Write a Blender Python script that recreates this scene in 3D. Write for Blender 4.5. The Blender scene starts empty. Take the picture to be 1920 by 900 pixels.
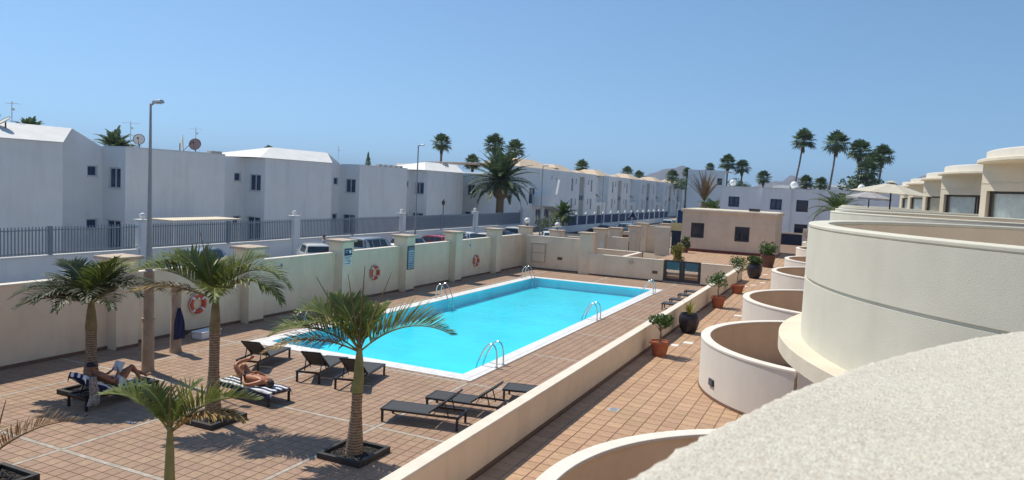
import bpy, bmesh, math, random
from mathutils import Vector, Matrix, noise
from math import sin, cos, pi, radians, sqrt, atan2

scene = bpy.context.scene
C = scene.collection
PI = pi
HAZE = True

# ---------------------------------------------------------------- camera
CAMP = Vector((0.0, 0.0, 5.7))
AX_R = Vector((0.90706466, 0.41827865, 0.04771455))
AX_D = Vector((0.07405519, -0.04695936, -0.9961479))
AX_F = Vector((-0.41442676, 0.90710407, -0.07357088))
cam = bpy.data.cameras.new('camera')
cam_o = bpy.data.objects.new('camera', cam)
C.objects.link(cam_o)
cam.sensor_width = 36.0
cam.lens = 1360.0 / 1920.0 * 36.0
cam.clip_start = 0.05
cam.clip_end = 30000
m3 = Matrix((AX_R, -AX_D, -AX_F)).transposed()
cam_o.matrix_world = Matrix.Translation(CAMP) @ m3.to_4x4()
cam.dof.use_dof = True
cam.dof.focus_distance = 24.0
cam.dof.aperture_fstop = 9.0
scene.camera = cam_o

# ---------------------------------------------------------------- sky, sun, exposure
SUN = Vector((-0.58, 0.13, 1.0)).normalized()
SUN_EL = math.asin(SUN.z)
SUN_AZ = atan2(SUN.x, SUN.y)
world = bpy.data.worlds.new('World')
scene.world = world
world.use_nodes = True
wn = world.node_tree.nodes
wl = world.node_tree.links
wn.clear()
w_out = wn.new('ShaderNodeOutputWorld')
w_bg = wn.new('ShaderNodeBackground')
w_sky = wn.new('ShaderNodeTexSky')
w_sky.sky_type = 'NISHITA'
w_sky.sun_disc = False
w_sky.sun_elevation = SUN_EL
w_sky.sun_rotation = SUN_AZ
w_sky.altitude = 0
w_sky.air_density = 1.0
w_sky.dust_density = 0.1
w_sky.ozone_density = 3.0
w_bg.inputs['Strength'].default_value = 0.135
w_tint = wn.new('ShaderNodeMix'); w_tint.data_type = 'RGBA'; w_tint.blend_type = 'MULTIPLY'; w_tint.inputs['Factor'].default_value = 1.0
w_tint.inputs['B'].default_value = (.88, .99, .98, 1)
w_tc = wn.new('ShaderNodeTexCoord'); w_add = wn.new('ShaderNodeVectorMath'); w_add.operation = 'ADD'; w_add.inputs[1].default_value = (0, 0, .125)
w_nrm = wn.new('ShaderNodeVectorMath'); w_nrm.operation = 'NORMALIZE'
wl.new(w_tc.outputs['Generated'], w_add.inputs[0]); wl.new(w_add.outputs[0], w_nrm.inputs[0]); wl.new(w_nrm.outputs[0], w_sky.inputs['Vector'])
wl.new(w_sky.outputs['Color'], w_tint.inputs['A']); wl.new(w_tint.outputs['Result'], w_bg.inputs['Color'])
wl.new(w_bg.outputs['Background'], w_out.inputs['Surface'])

sun_d = bpy.data.lights.new('sun', 'SUN')
sun_d.energy = 4.2
sun_d.angle = radians(0.55)
sun_d.color = (1.0, 0.93, 0.80)
sun_o = bpy.data.objects.new('sun', sun_d)
C.objects.link(sun_o)
sun_o.location = (-40, 20, 60)
sun_o.rotation_euler = SUN.to_track_quat('Z', 'Y').to_euler()

scene.view_settings.view_transform = 'Standard'
scene.view_settings.look = 'None'
scene.view_settings.exposure = 0.15
scene.view_settings.gamma = 1.0
scene.cycles.max_bounces = 8
scene.cycles.transparent_max_bounces = 12

# ---------------------------------------------------------------- helpers
class MB:
    """collects shapes; build() links them as ONE mesh object"""
    def __init__(self):
        self.v = []; self.f = []; self.mi = []
    def add(self, vs, fs, mi=0):
        b = len(self.v)
        self.v += [tuple(p) for p in vs]
        for f in fs:
            self.f.append([b + i for i in f]); self.mi.append(mi)
    def box(self, c, s, rz=0.0, mi=0, rot=None):
        hx, hy, hz = s[0] / 2, s[1] / 2, s[2] / 2
        vs = []
        R = rot if rot is not None else Matrix.Rotation(rz, 3, 'Z')
        for x in (-hx, hx):
            for y in (-hy, hy):
                for z in (-hz, hz):
                    vs.append(Vector(c) + R @ Vector((x, y, z)))
        self.add(vs, [(0, 1, 3, 2), (4, 6, 7, 5), (0, 4, 5, 1), (2, 3, 7, 6), (0, 2, 6, 4), (1, 5, 7, 3)], mi)
    def bx(self, x0, x1, y0, y1, z0, z1, mi=0):
        self.box(((x0 + x1) / 2, (y0 + y1) / 2, (z0 + z1) / 2), (x1 - x0, y1 - y0, z1 - z0), 0, mi)
    def quad(self, a, b, c, d, mi=0):
        self.add([a, b, c, d], [(0, 1, 2, 3)], mi)
    def prism(self, poly, z0, z1, mi=0):
        n = len(poly)
        vs = [(p[0], p[1], z0) for p in poly] + [(p[0], p[1], z1) for p in poly]
        fs = [tuple(range(n - 1, -1, -1)), tuple(range(n, 2 * n))]
        fs += [(i, (i + 1) % n, n + (i + 1) % n, n + i) for i in range(n)]
        self.add(vs, fs, mi)
    def bar(self, a, b, w, h=None, mi=0, up=(0, 0, 1)):
        a = Vector(a); b = Vector(b); h = h or w
        d = (b - a); L = d.length
        if L < 1e-6: return
        d /= L
        u = Vector(up)
        if abs(d.dot(u)) > .98: u = Vector((1, 0, 0))
        s = d.cross(u).normalized(); t = s.cross(d)
        R = Matrix((d, s, t)).transposed()
        self.box((a + b) / 2, (L, w, h), 0, mi, R)
    def tube(self, pts, rad, n=8, mi=0, cap=True, closed=False):
        pts = [Vector(p) for p in pts]; m = len(pts)
        if not hasattr(rad, '__len__'): rad = [rad] * m
        vs = []; prev = None
        for i, p in enumerate(pts):
            if closed: d = pts[(i + 1) % m] - pts[i - 1]
            else: d = pts[min(i + 1, m - 1)] - pts[max(i - 1, 0)]
            d.normalize()
            if prev is None:
                u = Vector((0, 0, 1)) if abs(d.z) < .9 else Vector((1, 0, 0))
            else: u = prev
            s = d.cross(u)
            if s.length < 1e-5: s = d.cross(Vector((1, 0, 0)))
            s.normalize(); t = s.cross(d).normalized(); prev = t
            for k in range(n):
                a = 2 * PI * k / n
                vs.append(p + (s * cos(a) + t * sin(a)) * rad[i])
        fs = []
        rng = m if closed else m - 1
        for i in range(rng):
            j = (i + 1) % m
            for k in range(n):
                fs.append((i * n + k, i * n + (k + 1) % n, j * n + (k + 1) % n, j * n + k))
        if cap and not closed:
            fs.append(tuple(range(n - 1, -1, -1))); fs.append(tuple((m - 1) * n + k for k in range(n)))
        self.add(vs, fs, mi)
    def lathe(self, prof, c=(0, 0, 0), n=16, mi=0, squash=(1, 1), rot=None):
        vs = []; m = len(prof); R = rot or Matrix.Identity(3)
        for r, z in prof:
            for k in range(n):
                a = 2 * PI * k / n
                vs.append(Vector(c) + R @ Vector((r * cos(a) * squash[0], r * sin(a) * squash[1], z)))
        fs = []
        for i in range(m - 1):
            for k in range(n):
                fs.append((i * n + k, i * n + (k + 1) % n, (i + 1) * n + (k + 1) % n, (i + 1) * n + k))
        if prof[0][0] > 1e-4: fs.append(tuple(range(n - 1, -1, -1)))
        if prof[-1][0] > 1e-4: fs.append(tuple((m - 1) * n + k for k in range(n)))
        self.add(vs, fs, mi)
    def arcwall(self, cx, cy, r0, r1, z0, z1, a0, a1, n=48, mi=0, inner=None):
        vs = []; q0 = len(self.f)
        for i in range(n + 1):
            a = a0 + (a1 - a0) * i / n
            for r, z in ((r0, z0), (r1, z0), (r1, z1), (r0, z1)):
                vs.append((cx + r * cos(a), cy + r * sin(a), z))
        fs = []
        for i in range(n):
            for k in range(4):
                fs.append((i * 4 + k, (i + 1) * 4 + k, (i + 1) * 4 + (k + 1) % 4, i * 4 + (k + 1) % 4))
        fs.append((0, 1, 2, 3)); fs.append((n * 4 + 3, n * 4 + 2, n * 4 + 1, n * 4))
        self.add(vs, fs, mi)
        if inner is not None:
            for i in range(n): self.mi[q0 + i * 4 + 3] = inner
    def holes(self, o, u, n, U0, U1, Z0, Z1, hs, depth, mi=0):
        """wall face with rectangular openings and their reveals; o=(x,y) u,n 2D unit vectors"""
        us = sorted(set([U0, U1] + [h[0] for h in hs] + [h[1] for h in hs]))
        zs = sorted(set([Z0, Z1] + [h[2] for h in hs] + [h[3] for h in hs]))
        us = [a for a in us if U0 - 1e-6 <= a <= U1 + 1e-6]; zs = [a for a in zs if Z0 - 1e-6 <= a <= Z1 + 1e-6]
        P = lambda a, z, d=0: (o[0] + u[0] * a - n[0] * d, o[1] + u[1] * a - n[1] * d, z)
        for i in range(len(us) - 1):
            for j in range(len(zs) - 1):
                ca = (us[i] + us[i + 1]) / 2; cz = (zs[j] + zs[j + 1]) / 2
                if any(h[0] < ca < h[1] and h[2] < cz < h[3] for h in hs): continue
                self.quad(P(us[i], zs[j]), P(us[i + 1], zs[j]), P(us[i + 1], zs[j + 1]), P(us[i], zs[j + 1]), mi)
        for a0, a1, z0, z1 in hs:
            self.quad(P(a0, z0), P(a0, z1), P(a0, z1, depth), P(a0, z0, depth), mi)
            self.quad(P(a1, z0), P(a1, z0, depth), P(a1, z1, depth), P(a1, z1), mi)
            self.quad(P(a0, z1), P(a1, z1), P(a1, z1, depth), P(a0, z1, depth), mi)
            self.quad(P(a0, z0), P(a0, z0, depth), P(a1, z0, depth), P(a1, z0), mi)
    def mesh(self, name, mats, smooth=False, angle=35):
        me = bpy.data.meshes.new(name)
        me.from_pydata(self.v, [], self.f)
        for m in (mats if isinstance(mats, (list, tuple)) else [mats]): me.materials.append(m)
        me.polygons.foreach_set('material_index', self.mi)
        if smooth:
            me.polygons.foreach_set('use_smooth', [True] * len(me.polygons))
            me.update()
            try: me.set_sharp_from_angle(angle=radians(angle))
            except Exception: pass
        me.update()
        return me
    def build(self, name, mats, parent=None, smooth=False, bevel=0, angle=35, fix=True):
        me = self.mesh(name, mats, smooth, angle)
        if fix and len(self.f) < 30000:
            bm = bmesh.new(); bm.from_mesh(me)
            bmesh.ops.recalc_face_normals(bm, faces=bm.faces)
            bm.to_mesh(me); bm.free()
        return link(name, me, parent, bevel)

def link(name, me, parent=None, bevel=0):
    o = bpy.data.objects.new(name, me)
    C.objects.link(o)
    if parent is not None: o.parent = parent
    if bevel:
        b = o.modifiers.new('bevel', 'BEVEL'); b.width = bevel; b.segments = 2; b.limit_method = 'ANGLE'; b.angle_limit = radians(40)
    return o

def tag(o, label=None, cat=None, group=None, kind=None):
    if label: o['label'] = label
    if cat: o['category'] = cat
    if group: o['group'] = group
    if kind: o['kind'] = kind
    return o

def thing(name, label, cat, loc=(0, 0, 0), rz=0.0, group=None):
    o = bpy.data.objects.new(name, None)
    o.empty_display_size = .2
    C.objects.link(o)
    o.location = loc; o.rotation_euler = (0, 0, rz)
    return tag(o, label, cat, group)

def copy_tree(o, parent=None):
    c = o.copy(); C.objects.link(c)
    if parent is not None: c.parent = parent
    for ch in o.children: copy_tree(ch, c)
    return c

def px(p):
    """where a world point falls in the 1920x900 photograph (used only to choose which tiles become single objects)"""
    d = Vector(p) - CAMP
    f = d.dot(AX_F)
    if f < .1: return (-1, -1, f)
    return (960 + 1360 * d.dot(AX_R) / f, 450 + 1360 * d.dot(AX_D) / f, f)

# ---------------------------------------------------------------- materials
def mat(name, col, rough=.8, var=.0, scale=3.0, bump=0.0, bscale=60.0, metal=0.0, spec=.4, island=0.0, col2=None, detail=6.0, dirt=0.0, trans=0.0, hue=0.0, rings=0.0):
    m = bpy.data.materials.new(name); m.use_nodes = True
    nt = m.node_tree; N = nt.nodes; L = nt.links
    bs = N['Principled BSDF']
    bs.inputs['Roughness'].default_value = rough
    bs.inputs['Metallic'].default_value = metal
    bs.inputs['Specular IOR Level'].default_value = spec
    c = tuple(col) + (1,)
    bs.inputs['Base Color'].default_value = c
    tc = N.new('ShaderNodeTexCoord')
    src = None
    if var > 0 or col2 is not None:
        no = N.new('ShaderNodeTexNoise'); no.inputs['Scale'].default_value = scale; no.inputs['Detail'].default_value = detail; no.inputs['Roughness'].default_value = .6
        L.new(tc.outputs['Object'], no.inputs['Vector'])
        mx = N.new('ShaderNodeMix'); mx.data_type = 'RGBA'
        rp = N.new('ShaderNodeMapRange'); rp.inputs['From Min'].default_value = .35; rp.inputs['From Max'].default_value = .65
        L.new(no.outputs['Fac'], rp.inputs['Value']); L.new(rp.outputs['Result'], mx.inputs['Factor'])
        if col2 is None:
            mx.inputs['A'].default_value = tuple(x * (1 - var) for x in col) + (1,)
            mx.inputs['B'].default_value = tuple(min(1, x * (1 + var)) for x in col) + (1,)
        else:
            mx.inputs['A'].default_value = c; mx.inputs['B'].default_value = tuple(col2) + (1,)
        src = mx.outputs['Result']
    if island > 0:
        g = N.new('ShaderNodeNewGeometry'); oi = N.new('ShaderNodeObjectInfo')
        ad = N.new('ShaderNodeMath'); ad.operation = 'ADD'; L.new(g.outputs['Random Per Island'], ad.inputs[0]); L.new(oi.outputs['Random'], ad.inputs[1])
        fr = N.new('ShaderNodeMath'); fr.operation = 'FRACT'; L.new(ad.outputs[0], fr.inputs[0])
        mr = N.new('ShaderNodeMapRange'); mr.inputs['To Min'].default_value = 1 - island; mr.inputs['To Max'].default_value = 1 + island
        L.new(fr.outputs[0], mr.inputs['Value'])
        hs = N.new('ShaderNodeHueSaturation')
        L.new(mr.outputs['Result'], hs.inputs['Value'])
        if hue > 0:
            m2 = N.new('ShaderNodeMath'); m2.operation = 'MULTIPLY'; m2.inputs[1].default_value = 7.31; L.new(fr.outputs[0], m2.inputs[0])
            f2 = N.new('ShaderNodeMath'); f2.operation = 'FRACT'; L.new(m2.outputs[0], f2.inputs[0])
            m4 = N.new('ShaderNodeMapRange'); m4.inputs['To Min'].default_value = .5 - hue; m4.inputs['To Max'].default_value = .5 + hue
            L.new(f2.outputs[0], m4.inputs['Value']); L.new(m4.outputs['Result'], hs.inputs['Hue'])
        if src is not None: L.new(src, hs.inputs['Color'])
        else: hs.inputs['Color'].default_value = c
        src = hs.outputs['Color']
    if dirt > 0:
        n2 = N.new('ShaderNodeTexNoise'); n2.inputs['Scale'].default_value = .55; n2.inputs['Detail'].default_value = 9; n2.inputs['Roughness'].default_value = .7
        mp = N.new('ShaderNodeMapping'); mp.inputs['Scale'].default_value = (2.6, 2.6, .35)
        gp = N.new('ShaderNodeNewGeometry'); L.new(gp.outputs['Position'], mp.inputs['Vector']); L.new(mp.outputs['Vector'], n2.inputs['Vector'])
        r2 = N.new('ShaderNodeMapRange'); r2.inputs['From Min'].default_value = .5; r2.inputs['From Max'].default_value = .78; r2.inputs['To Max'].default_value = dirt
        L.new(n2.outputs['Fac'], r2.inputs['Value'])
        m5 = N.new('ShaderNodeMix'); m5.data_type = 'RGBA'; m5.blend_type = 'MULTIPLY'
        L.new(r2.outputs['Result'], m5.inputs['Factor'])
        if src is not None: L.new(src, m5.inputs['A'])
        else: m5.inputs['A'].default_value = c
        m5.inputs['B'].default_value = (.62, .56, .48, 1)
        src = m5.outputs['Result']
    if rings > 0:
        wv = N.new('ShaderNodeTexWave'); wv.wave_type = 'BANDS'; wv.bands_direction = 'Z'; wv.inputs['Scale'].default_value = rings; wv.inputs['Distortion'].default_value = 2.5; wv.inputs['Detail'].default_value = 3; wv.inputs['Detail Scale'].default_value = 2
        L.new(tc.outputs['Object'], wv.inputs['Vector'])
        r3 = N.new('ShaderNodeMapRange'); r3.inputs['To Min'].default_value = .55; r3.inputs['To Max'].default_value = 1.35; L.new(wv.outputs['Fac'], r3.inputs['Value'])
        h3 = N.new('ShaderNodeHueSaturation'); L.new(r3.outputs['Result'], h3.inputs['Value'])
        if src is not None: L.new(src, h3.inputs['Color'])
        else: h3.inputs['Color'].default_value = c
        src = h3.outputs['Color']
    if src is not None: L.new(src, bs.inputs['Base Color'])
    if bump > 0:
        nb = N.new('ShaderNodeTexNoise'); nb.inputs['Scale'].default_value = bscale; nb.inputs['Detail'].default_value = 5
        L.new(tc.outputs['Object'], nb.inputs['Vector'])
        bp = N.new('ShaderNodeBump'); bp.inputs['Strength'].default_value = bump; bp.inputs['Distance'].default_value = .02
        L.new(nb.outputs['Fac'], bp.inputs['Height']); L.new(bp.outputs['Normal'], bs.inputs['Normal'])
    if trans > 0:
        tr = N.new('ShaderNodeBsdfTranslucent'); ms = N.new('ShaderNodeMixShader'); ms.inputs[0].default_value = trans
        if src is not None: L.new(src, tr.inputs['Color'])
        else: tr.inputs['Color'].default_value = c
        L.new(bs.outputs[0], ms.inputs[1]); L.new(tr.outputs[0], ms.inputs[2]); L.new(ms.outputs[0], N['Material Output'].inputs['Surface'])
    return m

M = {}
M['wall_beige'] = mat('wall_beige', (.80, .66, .49), .9, .05, 1.2, .25, 45, dirt=.32)
M['cap_stone'] = mat('cap_stone', (.50, .40, .30), .85, .15, 4, .3, 40)
M['wall_top'] = mat('wall_top', (.74, .66, .55), .85, .06, 3, .15, 50)
M['skirt'] = mat('skirt', (.19, .11, .075), .6, .15, 4)
M['plaster'] = mat('plaster', (.645, .62, .515), .92, .05, 1.5, .16, 110, dirt=.18)
M['plaster_fine'] = mat('plaster_fine', (.70, .65, .575), .9, .03, 1.5, .12, 60, dirt=.2)
M['rim'] = mat('rim', (.74, .69, .61), .85, .05, 3, .12, 50)
M['ledge'] = mat('ledge', (.68, .60, .47), .85, .07, 2.2, .15, 40)
M['room_wall'] = mat('room_wall', (.66, .59, .47), .9, .04, 1.5, .1, 50)
M['white_paint'] = mat('white_paint', (.84, .84, .82), .8, .03, .6, .08, 40, dirt=.32)
M['white_roof'] = mat('white_roof', (.74, .73, .70), .8, .05, 1.2, dirt=.2)
M['cream'] = mat('cream', (.70, .57, .43), .9, .06, .8, .1, 40, dirt=.35)
M['roof_tan'] = mat('roof_tan', (.60, .47, .34), .85, .15, 1.5, dirt=.3)
M['deck_tile'] = mat('deck_tile', (.345, .225, .152), .75, .10, 9, .12, 90, island=.09, hue=.006, dirt=.5)
M['walk_tile'] = mat('walk_tile', (.455, .29, .18), .75, .10, 7, .12, 90, island=.09, hue=.006, dirt=.4)
M['grout'] = mat('grout', (.23, .15, .10), .9, .2, 8)
M['strip'] = mat('strip', (.41, .355, .295), .85, .2, 6, .2, 60)
M['white_tile'] = mat('white_tile', (.80, .78, .74), .5, .05, 5)
M['coping'] = mat('coping', (.72, .71, .69), .6, .06, 4, .1, 70, island=.04)
M['pool_tile'] = mat('pool_tile', (.075, .82, .95), .35, .07, .5)
M['dark_metal'] = mat('dark_metal', (.030, .024, .022), .4, metal=.3)
M['sling'] = mat('sling', (.055, .058, .062), .75, .15, 30, .3, 300)
M['steel'] = mat('steel', (.62, .62, .62), .22, metal=1.0)
M['grey_steel'] = mat('grey_steel', (.42, .46, .50), .45, metal=.6)
M['fence'] = mat('fence', (.27, .31, .36), .5, .06, 3, metal=.3)
M['pole'] = mat('pole', (.36, .37, .38), .6, .10, 2, .1, 30)
M['pole_base'] = mat('pole_base', (.40, .29, .20), .85, .2, 2.5, .25, 30, dirt=.5)
M['planter'] = mat('planter', (.030, .027, .025), .6, .2, 6)
M['gravel'] = mat('gravel', (.085, .080, .075), .95, .4, 40, .5, 80, island=.5)
M['trunk'] = mat('trunk', (.27, .19, .125), .9, .25, 12, .5, 60, rings=5.5)
M['trunk_grey'] = mat('trunk_grey', (.24, .20, .16), .9, .25, 5, .5, 30)
M['shaft'] = mat('shaft', (.22, .21, .075), .6, .2, 4, .15, 30)
M['shaft_brown'] = mat('shaft_brown', (.23, .18, .09), .8, .25, 5, .3, 40)
M['leaf'] = mat('leaf', (.155, .19, .04), .5, .25, 5, trans=.25, island=.2, hue=.02)
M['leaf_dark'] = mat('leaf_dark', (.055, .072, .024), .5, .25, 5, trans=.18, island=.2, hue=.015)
M['leaf_dry'] = mat('leaf_dry', (.30, .20, .07), .8, .25, 4, trans=.2, island=.25)
M['leaf_brown'] = mat('leaf_brown', (.25, .165, .085), .9, .25, 4, trans=.1, island=.25)
M['rachis'] = mat('rachis', (.26, .24, .08), .6, .1, 4)
M['far_leaf'] = mat('far_leaf', (.105, .155, .075), .6, .3, .6, trans=.15, island=.25)
M['bush'] = mat('bush', (.085, .15, .035), .55, .25, 4, trans=.2, island=.3, hue=.02)
M['bush_yellow'] = mat('bush_yellow', (.26, .24, .05), .55, .25, 4, trans=.2, island=.3)
M['terracotta'] = mat('terracotta', (.42, .135, .065), .8, .12, 6, .1, 40)
M['dark_pot'] = mat('dark_pot', (.030, .025, .032), .35, .2, 5)
M['brown_pot'] = mat('brown_pot', (.13, .060, .045), .6, .2, 5)
M['soil'] = mat('soil', (.06, .04, .03), .95, .3, 20, .4, 60)
M['asphalt'] = mat('asphalt', (.075, .072, .070), .9, .2, 1.5, .2, 60)
M['pavement'] = mat('pavement', (.42, .37, .32), .9, .12, 2, .1, 30)
M['ground'] = mat('ground', (.27, .21, .16), .95, .25, .05, 0, 10)
M['hill'] = mat('hill', (.15, .125, .115), .95, .3, .004)
M['win_frame'] = mat('win_frame', (.045, .04, .045), .5)
M['win_white'] = mat('win_white', (.60, .62, .65), .5)
M['shutter'] = mat('shutter', (.18, .21, .27), .6)
M['curtain'] = mat('curtain', (.90, .92, .89), .9, .08, 3, trans=.2)
M['black'] = mat('black', (.012, .012, .014), .6)
M['navy'] = mat('navy', (.010, .022, .055), .4)
M['blue_fence'] = mat('blue_fence', (.012, .045, .13), .5)
M['rubber'] = mat('rubber', (.02, .02, .02), .85)
M['plaster_in_bounce'] = mat('plaster_in_bounce', (.82, .67, .50), .92, .05, 1.5, .3, 50, dirt=.2)  # beige inner wall faces, shade and terracotta bounce light put into the colour
M['parapet'] = mat('parapet', (.69, .655, .56), .95, 0, 85, .45, 220, col2=(.54, .485, .39), detail=5, dirt=.25)
M['canvas'] = mat('canvas', (.60, .56, .45), .9, .05, 3, trans=.15)
M['canvas_grey'] = mat('canvas_grey', (.42, .40, .40), .9, .05, 3, trans=.15)
M['skin_a'] = mat('skin_a', (.34, .15, .085), .5, .08, 8)
M['skin_b'] = mat('skin_b', (.42, .17, .085), .42, .08, 8)
M['hair'] = mat('hair', (.05, .035, .03), .7, .2, 40)
M['cap'] = mat('cap', (.018, .02, .035), .8)
M['cloth_white'] = mat('cloth_white', (.72, .72, .74), .9, .05, 20)
M['cloth_black'] = mat('cloth_black', (.02, .02, .025), .9)
M['cloth_navy'] = mat('cloth_navy', (.02, .025, .075), .9, .2, 20)
M['ring_orange'] = mat('ring_orange', (.62, .085, .035), .5, .12, 8)
M['ring_white'] = mat('ring_white', (.75, .72, .66), .6)
M['tan_fabric'] = mat('tan_fabric', (.40, .28, .18), .9, .2, 10)
M['paper'] = mat('paper', (.74, .74, .74), .8)
M['sign_blue'] = mat('sign_blue', (.02, .04, .11), .5)
M['sign_pale'] = mat('sign_pale', (.36, .50, .58), .5, .08, 8)
M['plate_grey'] = mat('plate_grey', (.45, .42, .38), .7)
M['dish'] = mat('dish', (.62, .58, .53), .6, .1, 3)
M['dish_red'] = mat('dish_red', (.34, .22, .20), .6, .1, 3)
M['red_strip'] = mat('red_strip', (.24, .055, .035), .7, .1, 3)
M['brown_vent'] = mat('brown_vent', (.12, .06, .035), .6)
M['green_bag'] = mat('green_bag', (.06, .42, .14), .6, .3, 12)
M['globe'] = mat('globe', (.82, .80, .76), .35)
M['wood'] = mat('wood', (.24, .11, .06), .7, .2, 8)
M['tail_red'] = mat('tail_red', (.30, .012, .012), .25)
M['yellow_wall'] = mat('yellow_wall', (.62, .52, .26), .9, .05, 2)

def car_paint(name, col, metal=.0):
    m = mat(name, col, .35, metal=metal, spec=.5)
    m.node_tree.nodes['Principled BSDF'].inputs['Coat Weight'].default_value = .8
    m.node_tree.nodes['Principled BSDF'].inputs['Coat Roughness'].default_value = .06
    return m
M['car_white'] = car_paint('car_white', (.72, .72, .70))
M['car_silver'] = car_paint('car_silver', (.42, .43, .42), .4)
M['car_red'] = car_paint('car_red', (.40, .018, .018))
M['car_maroon'] = car_paint('car_maroon', (.13, .012, .014))
M['car_dark'] = car_paint('car_dark', (.022, .025, .032))
M['car_blue'] = car_paint('car_blue', (.33, .38, .44), .15)
M['car_green'] = car_paint('car_green', (.03, .05, .05))

def glass_mat(name, tint=(.5, .6, .65), alpha=.6, rough=.03):
    """window glass: part clear, part mirror"""
    m = bpy.data.materials.new(name); m.use_nodes = True
    nt = m.node_tree; N = nt.nodes; L = nt.links
    N.remove(N['Principled BSDF'])
    tr = N.new('ShaderNodeBsdfTransparent'); tr.inputs['Color'].default_value = tuple(tint) + (1,)
    gl = N.new('ShaderNodeBsdfGlossy'); gl.inputs['Roughness'].default_value = rough
    lw = N.new('ShaderNodeLayerWeight'); fr = N.new('ShaderNodeMath'); fr.operation = 'POWER'; fr.inputs[1].default_value = 4.0; L.new(lw.outputs['Facing'], fr.inputs[0])
    ms = N.new('ShaderNodeMixShader')
    ad = N.new('ShaderNodeMath'); ad.operation = 'ADD'; ad.use_clamp = True; ad.inputs[1].default_value = 1 - alpha
    L.new(fr.outputs[0], ad.inputs[0]); L.new(ad.outputs[0], ms.inputs[0])
    L.new(tr.outputs[0], ms.inputs[1]); L.new(gl.outputs[0], ms.inputs[2])
    L.new(ms.outputs[0], N['Material Output'].inputs['Surface'])
    return m
M['glass'] = glass_mat('glass', (.90, .95, .96), .98)
M['gate_glass'] = glass_mat('gate_glass', (.88, .92, .94), .97)
M['gate_frost'] = mat('gate_frost', (.05, .13, .17), .25, .1, 2, spec=.6)
M['dark_glass'] = mat('dark_glass', (.018, .026, .045), .08, .2, 1.2, spec=.7)
M['house_glass'] = mat('house_glass', (.045, .075, .14), .12, .25, .8, spec=.6)
M['car_glass'] = mat('car_glass', (.015, .022, .028), .05, spec=.9)

def water_mat():
    m = bpy.data.materials.new('water'); m.use_nodes = True
    nt = m.node_tree; N = nt.nodes; L = nt.links
    N.remove(N['Principled BSDF'])
    tr = N.new('ShaderNodeBsdfTransparent'); tr.inputs['Color'].default_value = (.74, .97, 1.0, 1)
    gl = N.new('ShaderNodeBsdfGlossy'); gl.inputs['Roughness'].default_value = .05
    lw = N.new('ShaderNodeLayerWeight'); fr = N.new('ShaderNodeMath'); fr.operation = 'POWER'; fr.inputs[1].default_value = 4.5; L.new(lw.outputs['Facing'], fr.inputs[0])
    tc = N.new('ShaderNodeTexCoord')
    n1 = N.new('ShaderNodeTexNoise'); n1.inputs['Scale'].default_value = 2.6; n1.inputs['Detail'].default_value = 4; n1.inputs['Distortion'].default_value = .6
    L.new(tc.outputs['Object'], n1.inputs['Vector'])
    bp = N.new('ShaderNodeBump'); bp.inputs['Strength'].default_value = .35; bp.inputs['Distance'].default_value = .05
    L.new(n1.outputs['Fac'], bp.inputs['Height'])
    L.new(bp.outputs['Normal'], gl.inputs['Normal']); L.new(bp.outputs['Normal'], lw.inputs['Normal'])
    ms = N.new('ShaderNodeMixShader')
    mu = N.new('ShaderNodeMath'); mu.operation = 'MULTIPLY'; mu.inputs[1].default_value = .62; L.new(fr.outputs[0], mu.inputs[0])
    L.new(mu.outputs[0], ms.inputs[0]); L.new(tr.outputs[0], ms.inputs[1]); L.new(gl.outputs[0], ms.inputs[2])
    L.new(ms.outputs[0], N['Material Output'].inputs['Surface'])
    return m
M['water'] = water_mat()

def stripe_mat(name, a, b, w, axis='X'):
    m = mat(name, a, .95)
    nt = m.node_tree; N = nt.nodes; L = nt.links
    tc = N.new('ShaderNodeTexCoord'); sp = N.new('ShaderNodeSeparateXYZ'); L.new(tc.outputs['Object'], sp.inputs[0])
    mu = N.new('ShaderNodeMath'); mu.operation = 'MULTIPLY'; mu.inputs[1].default_value = 1 / w; L.new(sp.outputs[axis], mu.inputs[0])
    fr = N.new('ShaderNodeMath'); fr.operation = 'FRACT'; L.new(mu.outputs[0], fr.inputs[0])
    gt = N.new('ShaderNodeMath'); gt.operation = 'GREATER_THAN'; gt.inputs[1].default_value = .45; L.new(fr.outputs[0], gt.inputs[0])
    mx = N.new('ShaderNodeMix'); mx.data_type = 'RGBA'; mx.inputs['A'].default_value = tuple(a) + (1,); mx.inputs['B'].default_value = tuple(b) + (1,)
    L.new(gt.outputs[0], mx.inputs['Factor']); L.new(mx.outputs['Result'], N['Principled BSDF'].inputs['Base Color'])
    nb = N.new('ShaderNodeTexNoise'); nb.inputs['Scale'].default_value = 9; L.new(tc.outputs['Object'], nb.inputs['Vector'])
    bp = N.new('ShaderNodeBump'); bp.inputs['Strength'].default_value = .6; bp.inputs['Distance'].default_value = .04
    L.new(nb.outputs['Fac'], bp.inputs['Height']); L.new(bp.outputs['Normal'], N['Principled BSDF'].inputs['Normal'])
    return m
M['towel_lines'] = stripe_mat('towel_lines', (.72, .72, .72), (.018, .030, .11), .23, 'Y')
M['towel_cross'] = stripe_mat('towel_cross', (.72, .72, .72), (.022, .035, .10), .17, 'Y')
M['cloth_pattern'] = mat('cloth_pattern', (.55, .50, .48), .9, 0, 28, col2=(.16, .13, .13))
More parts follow.
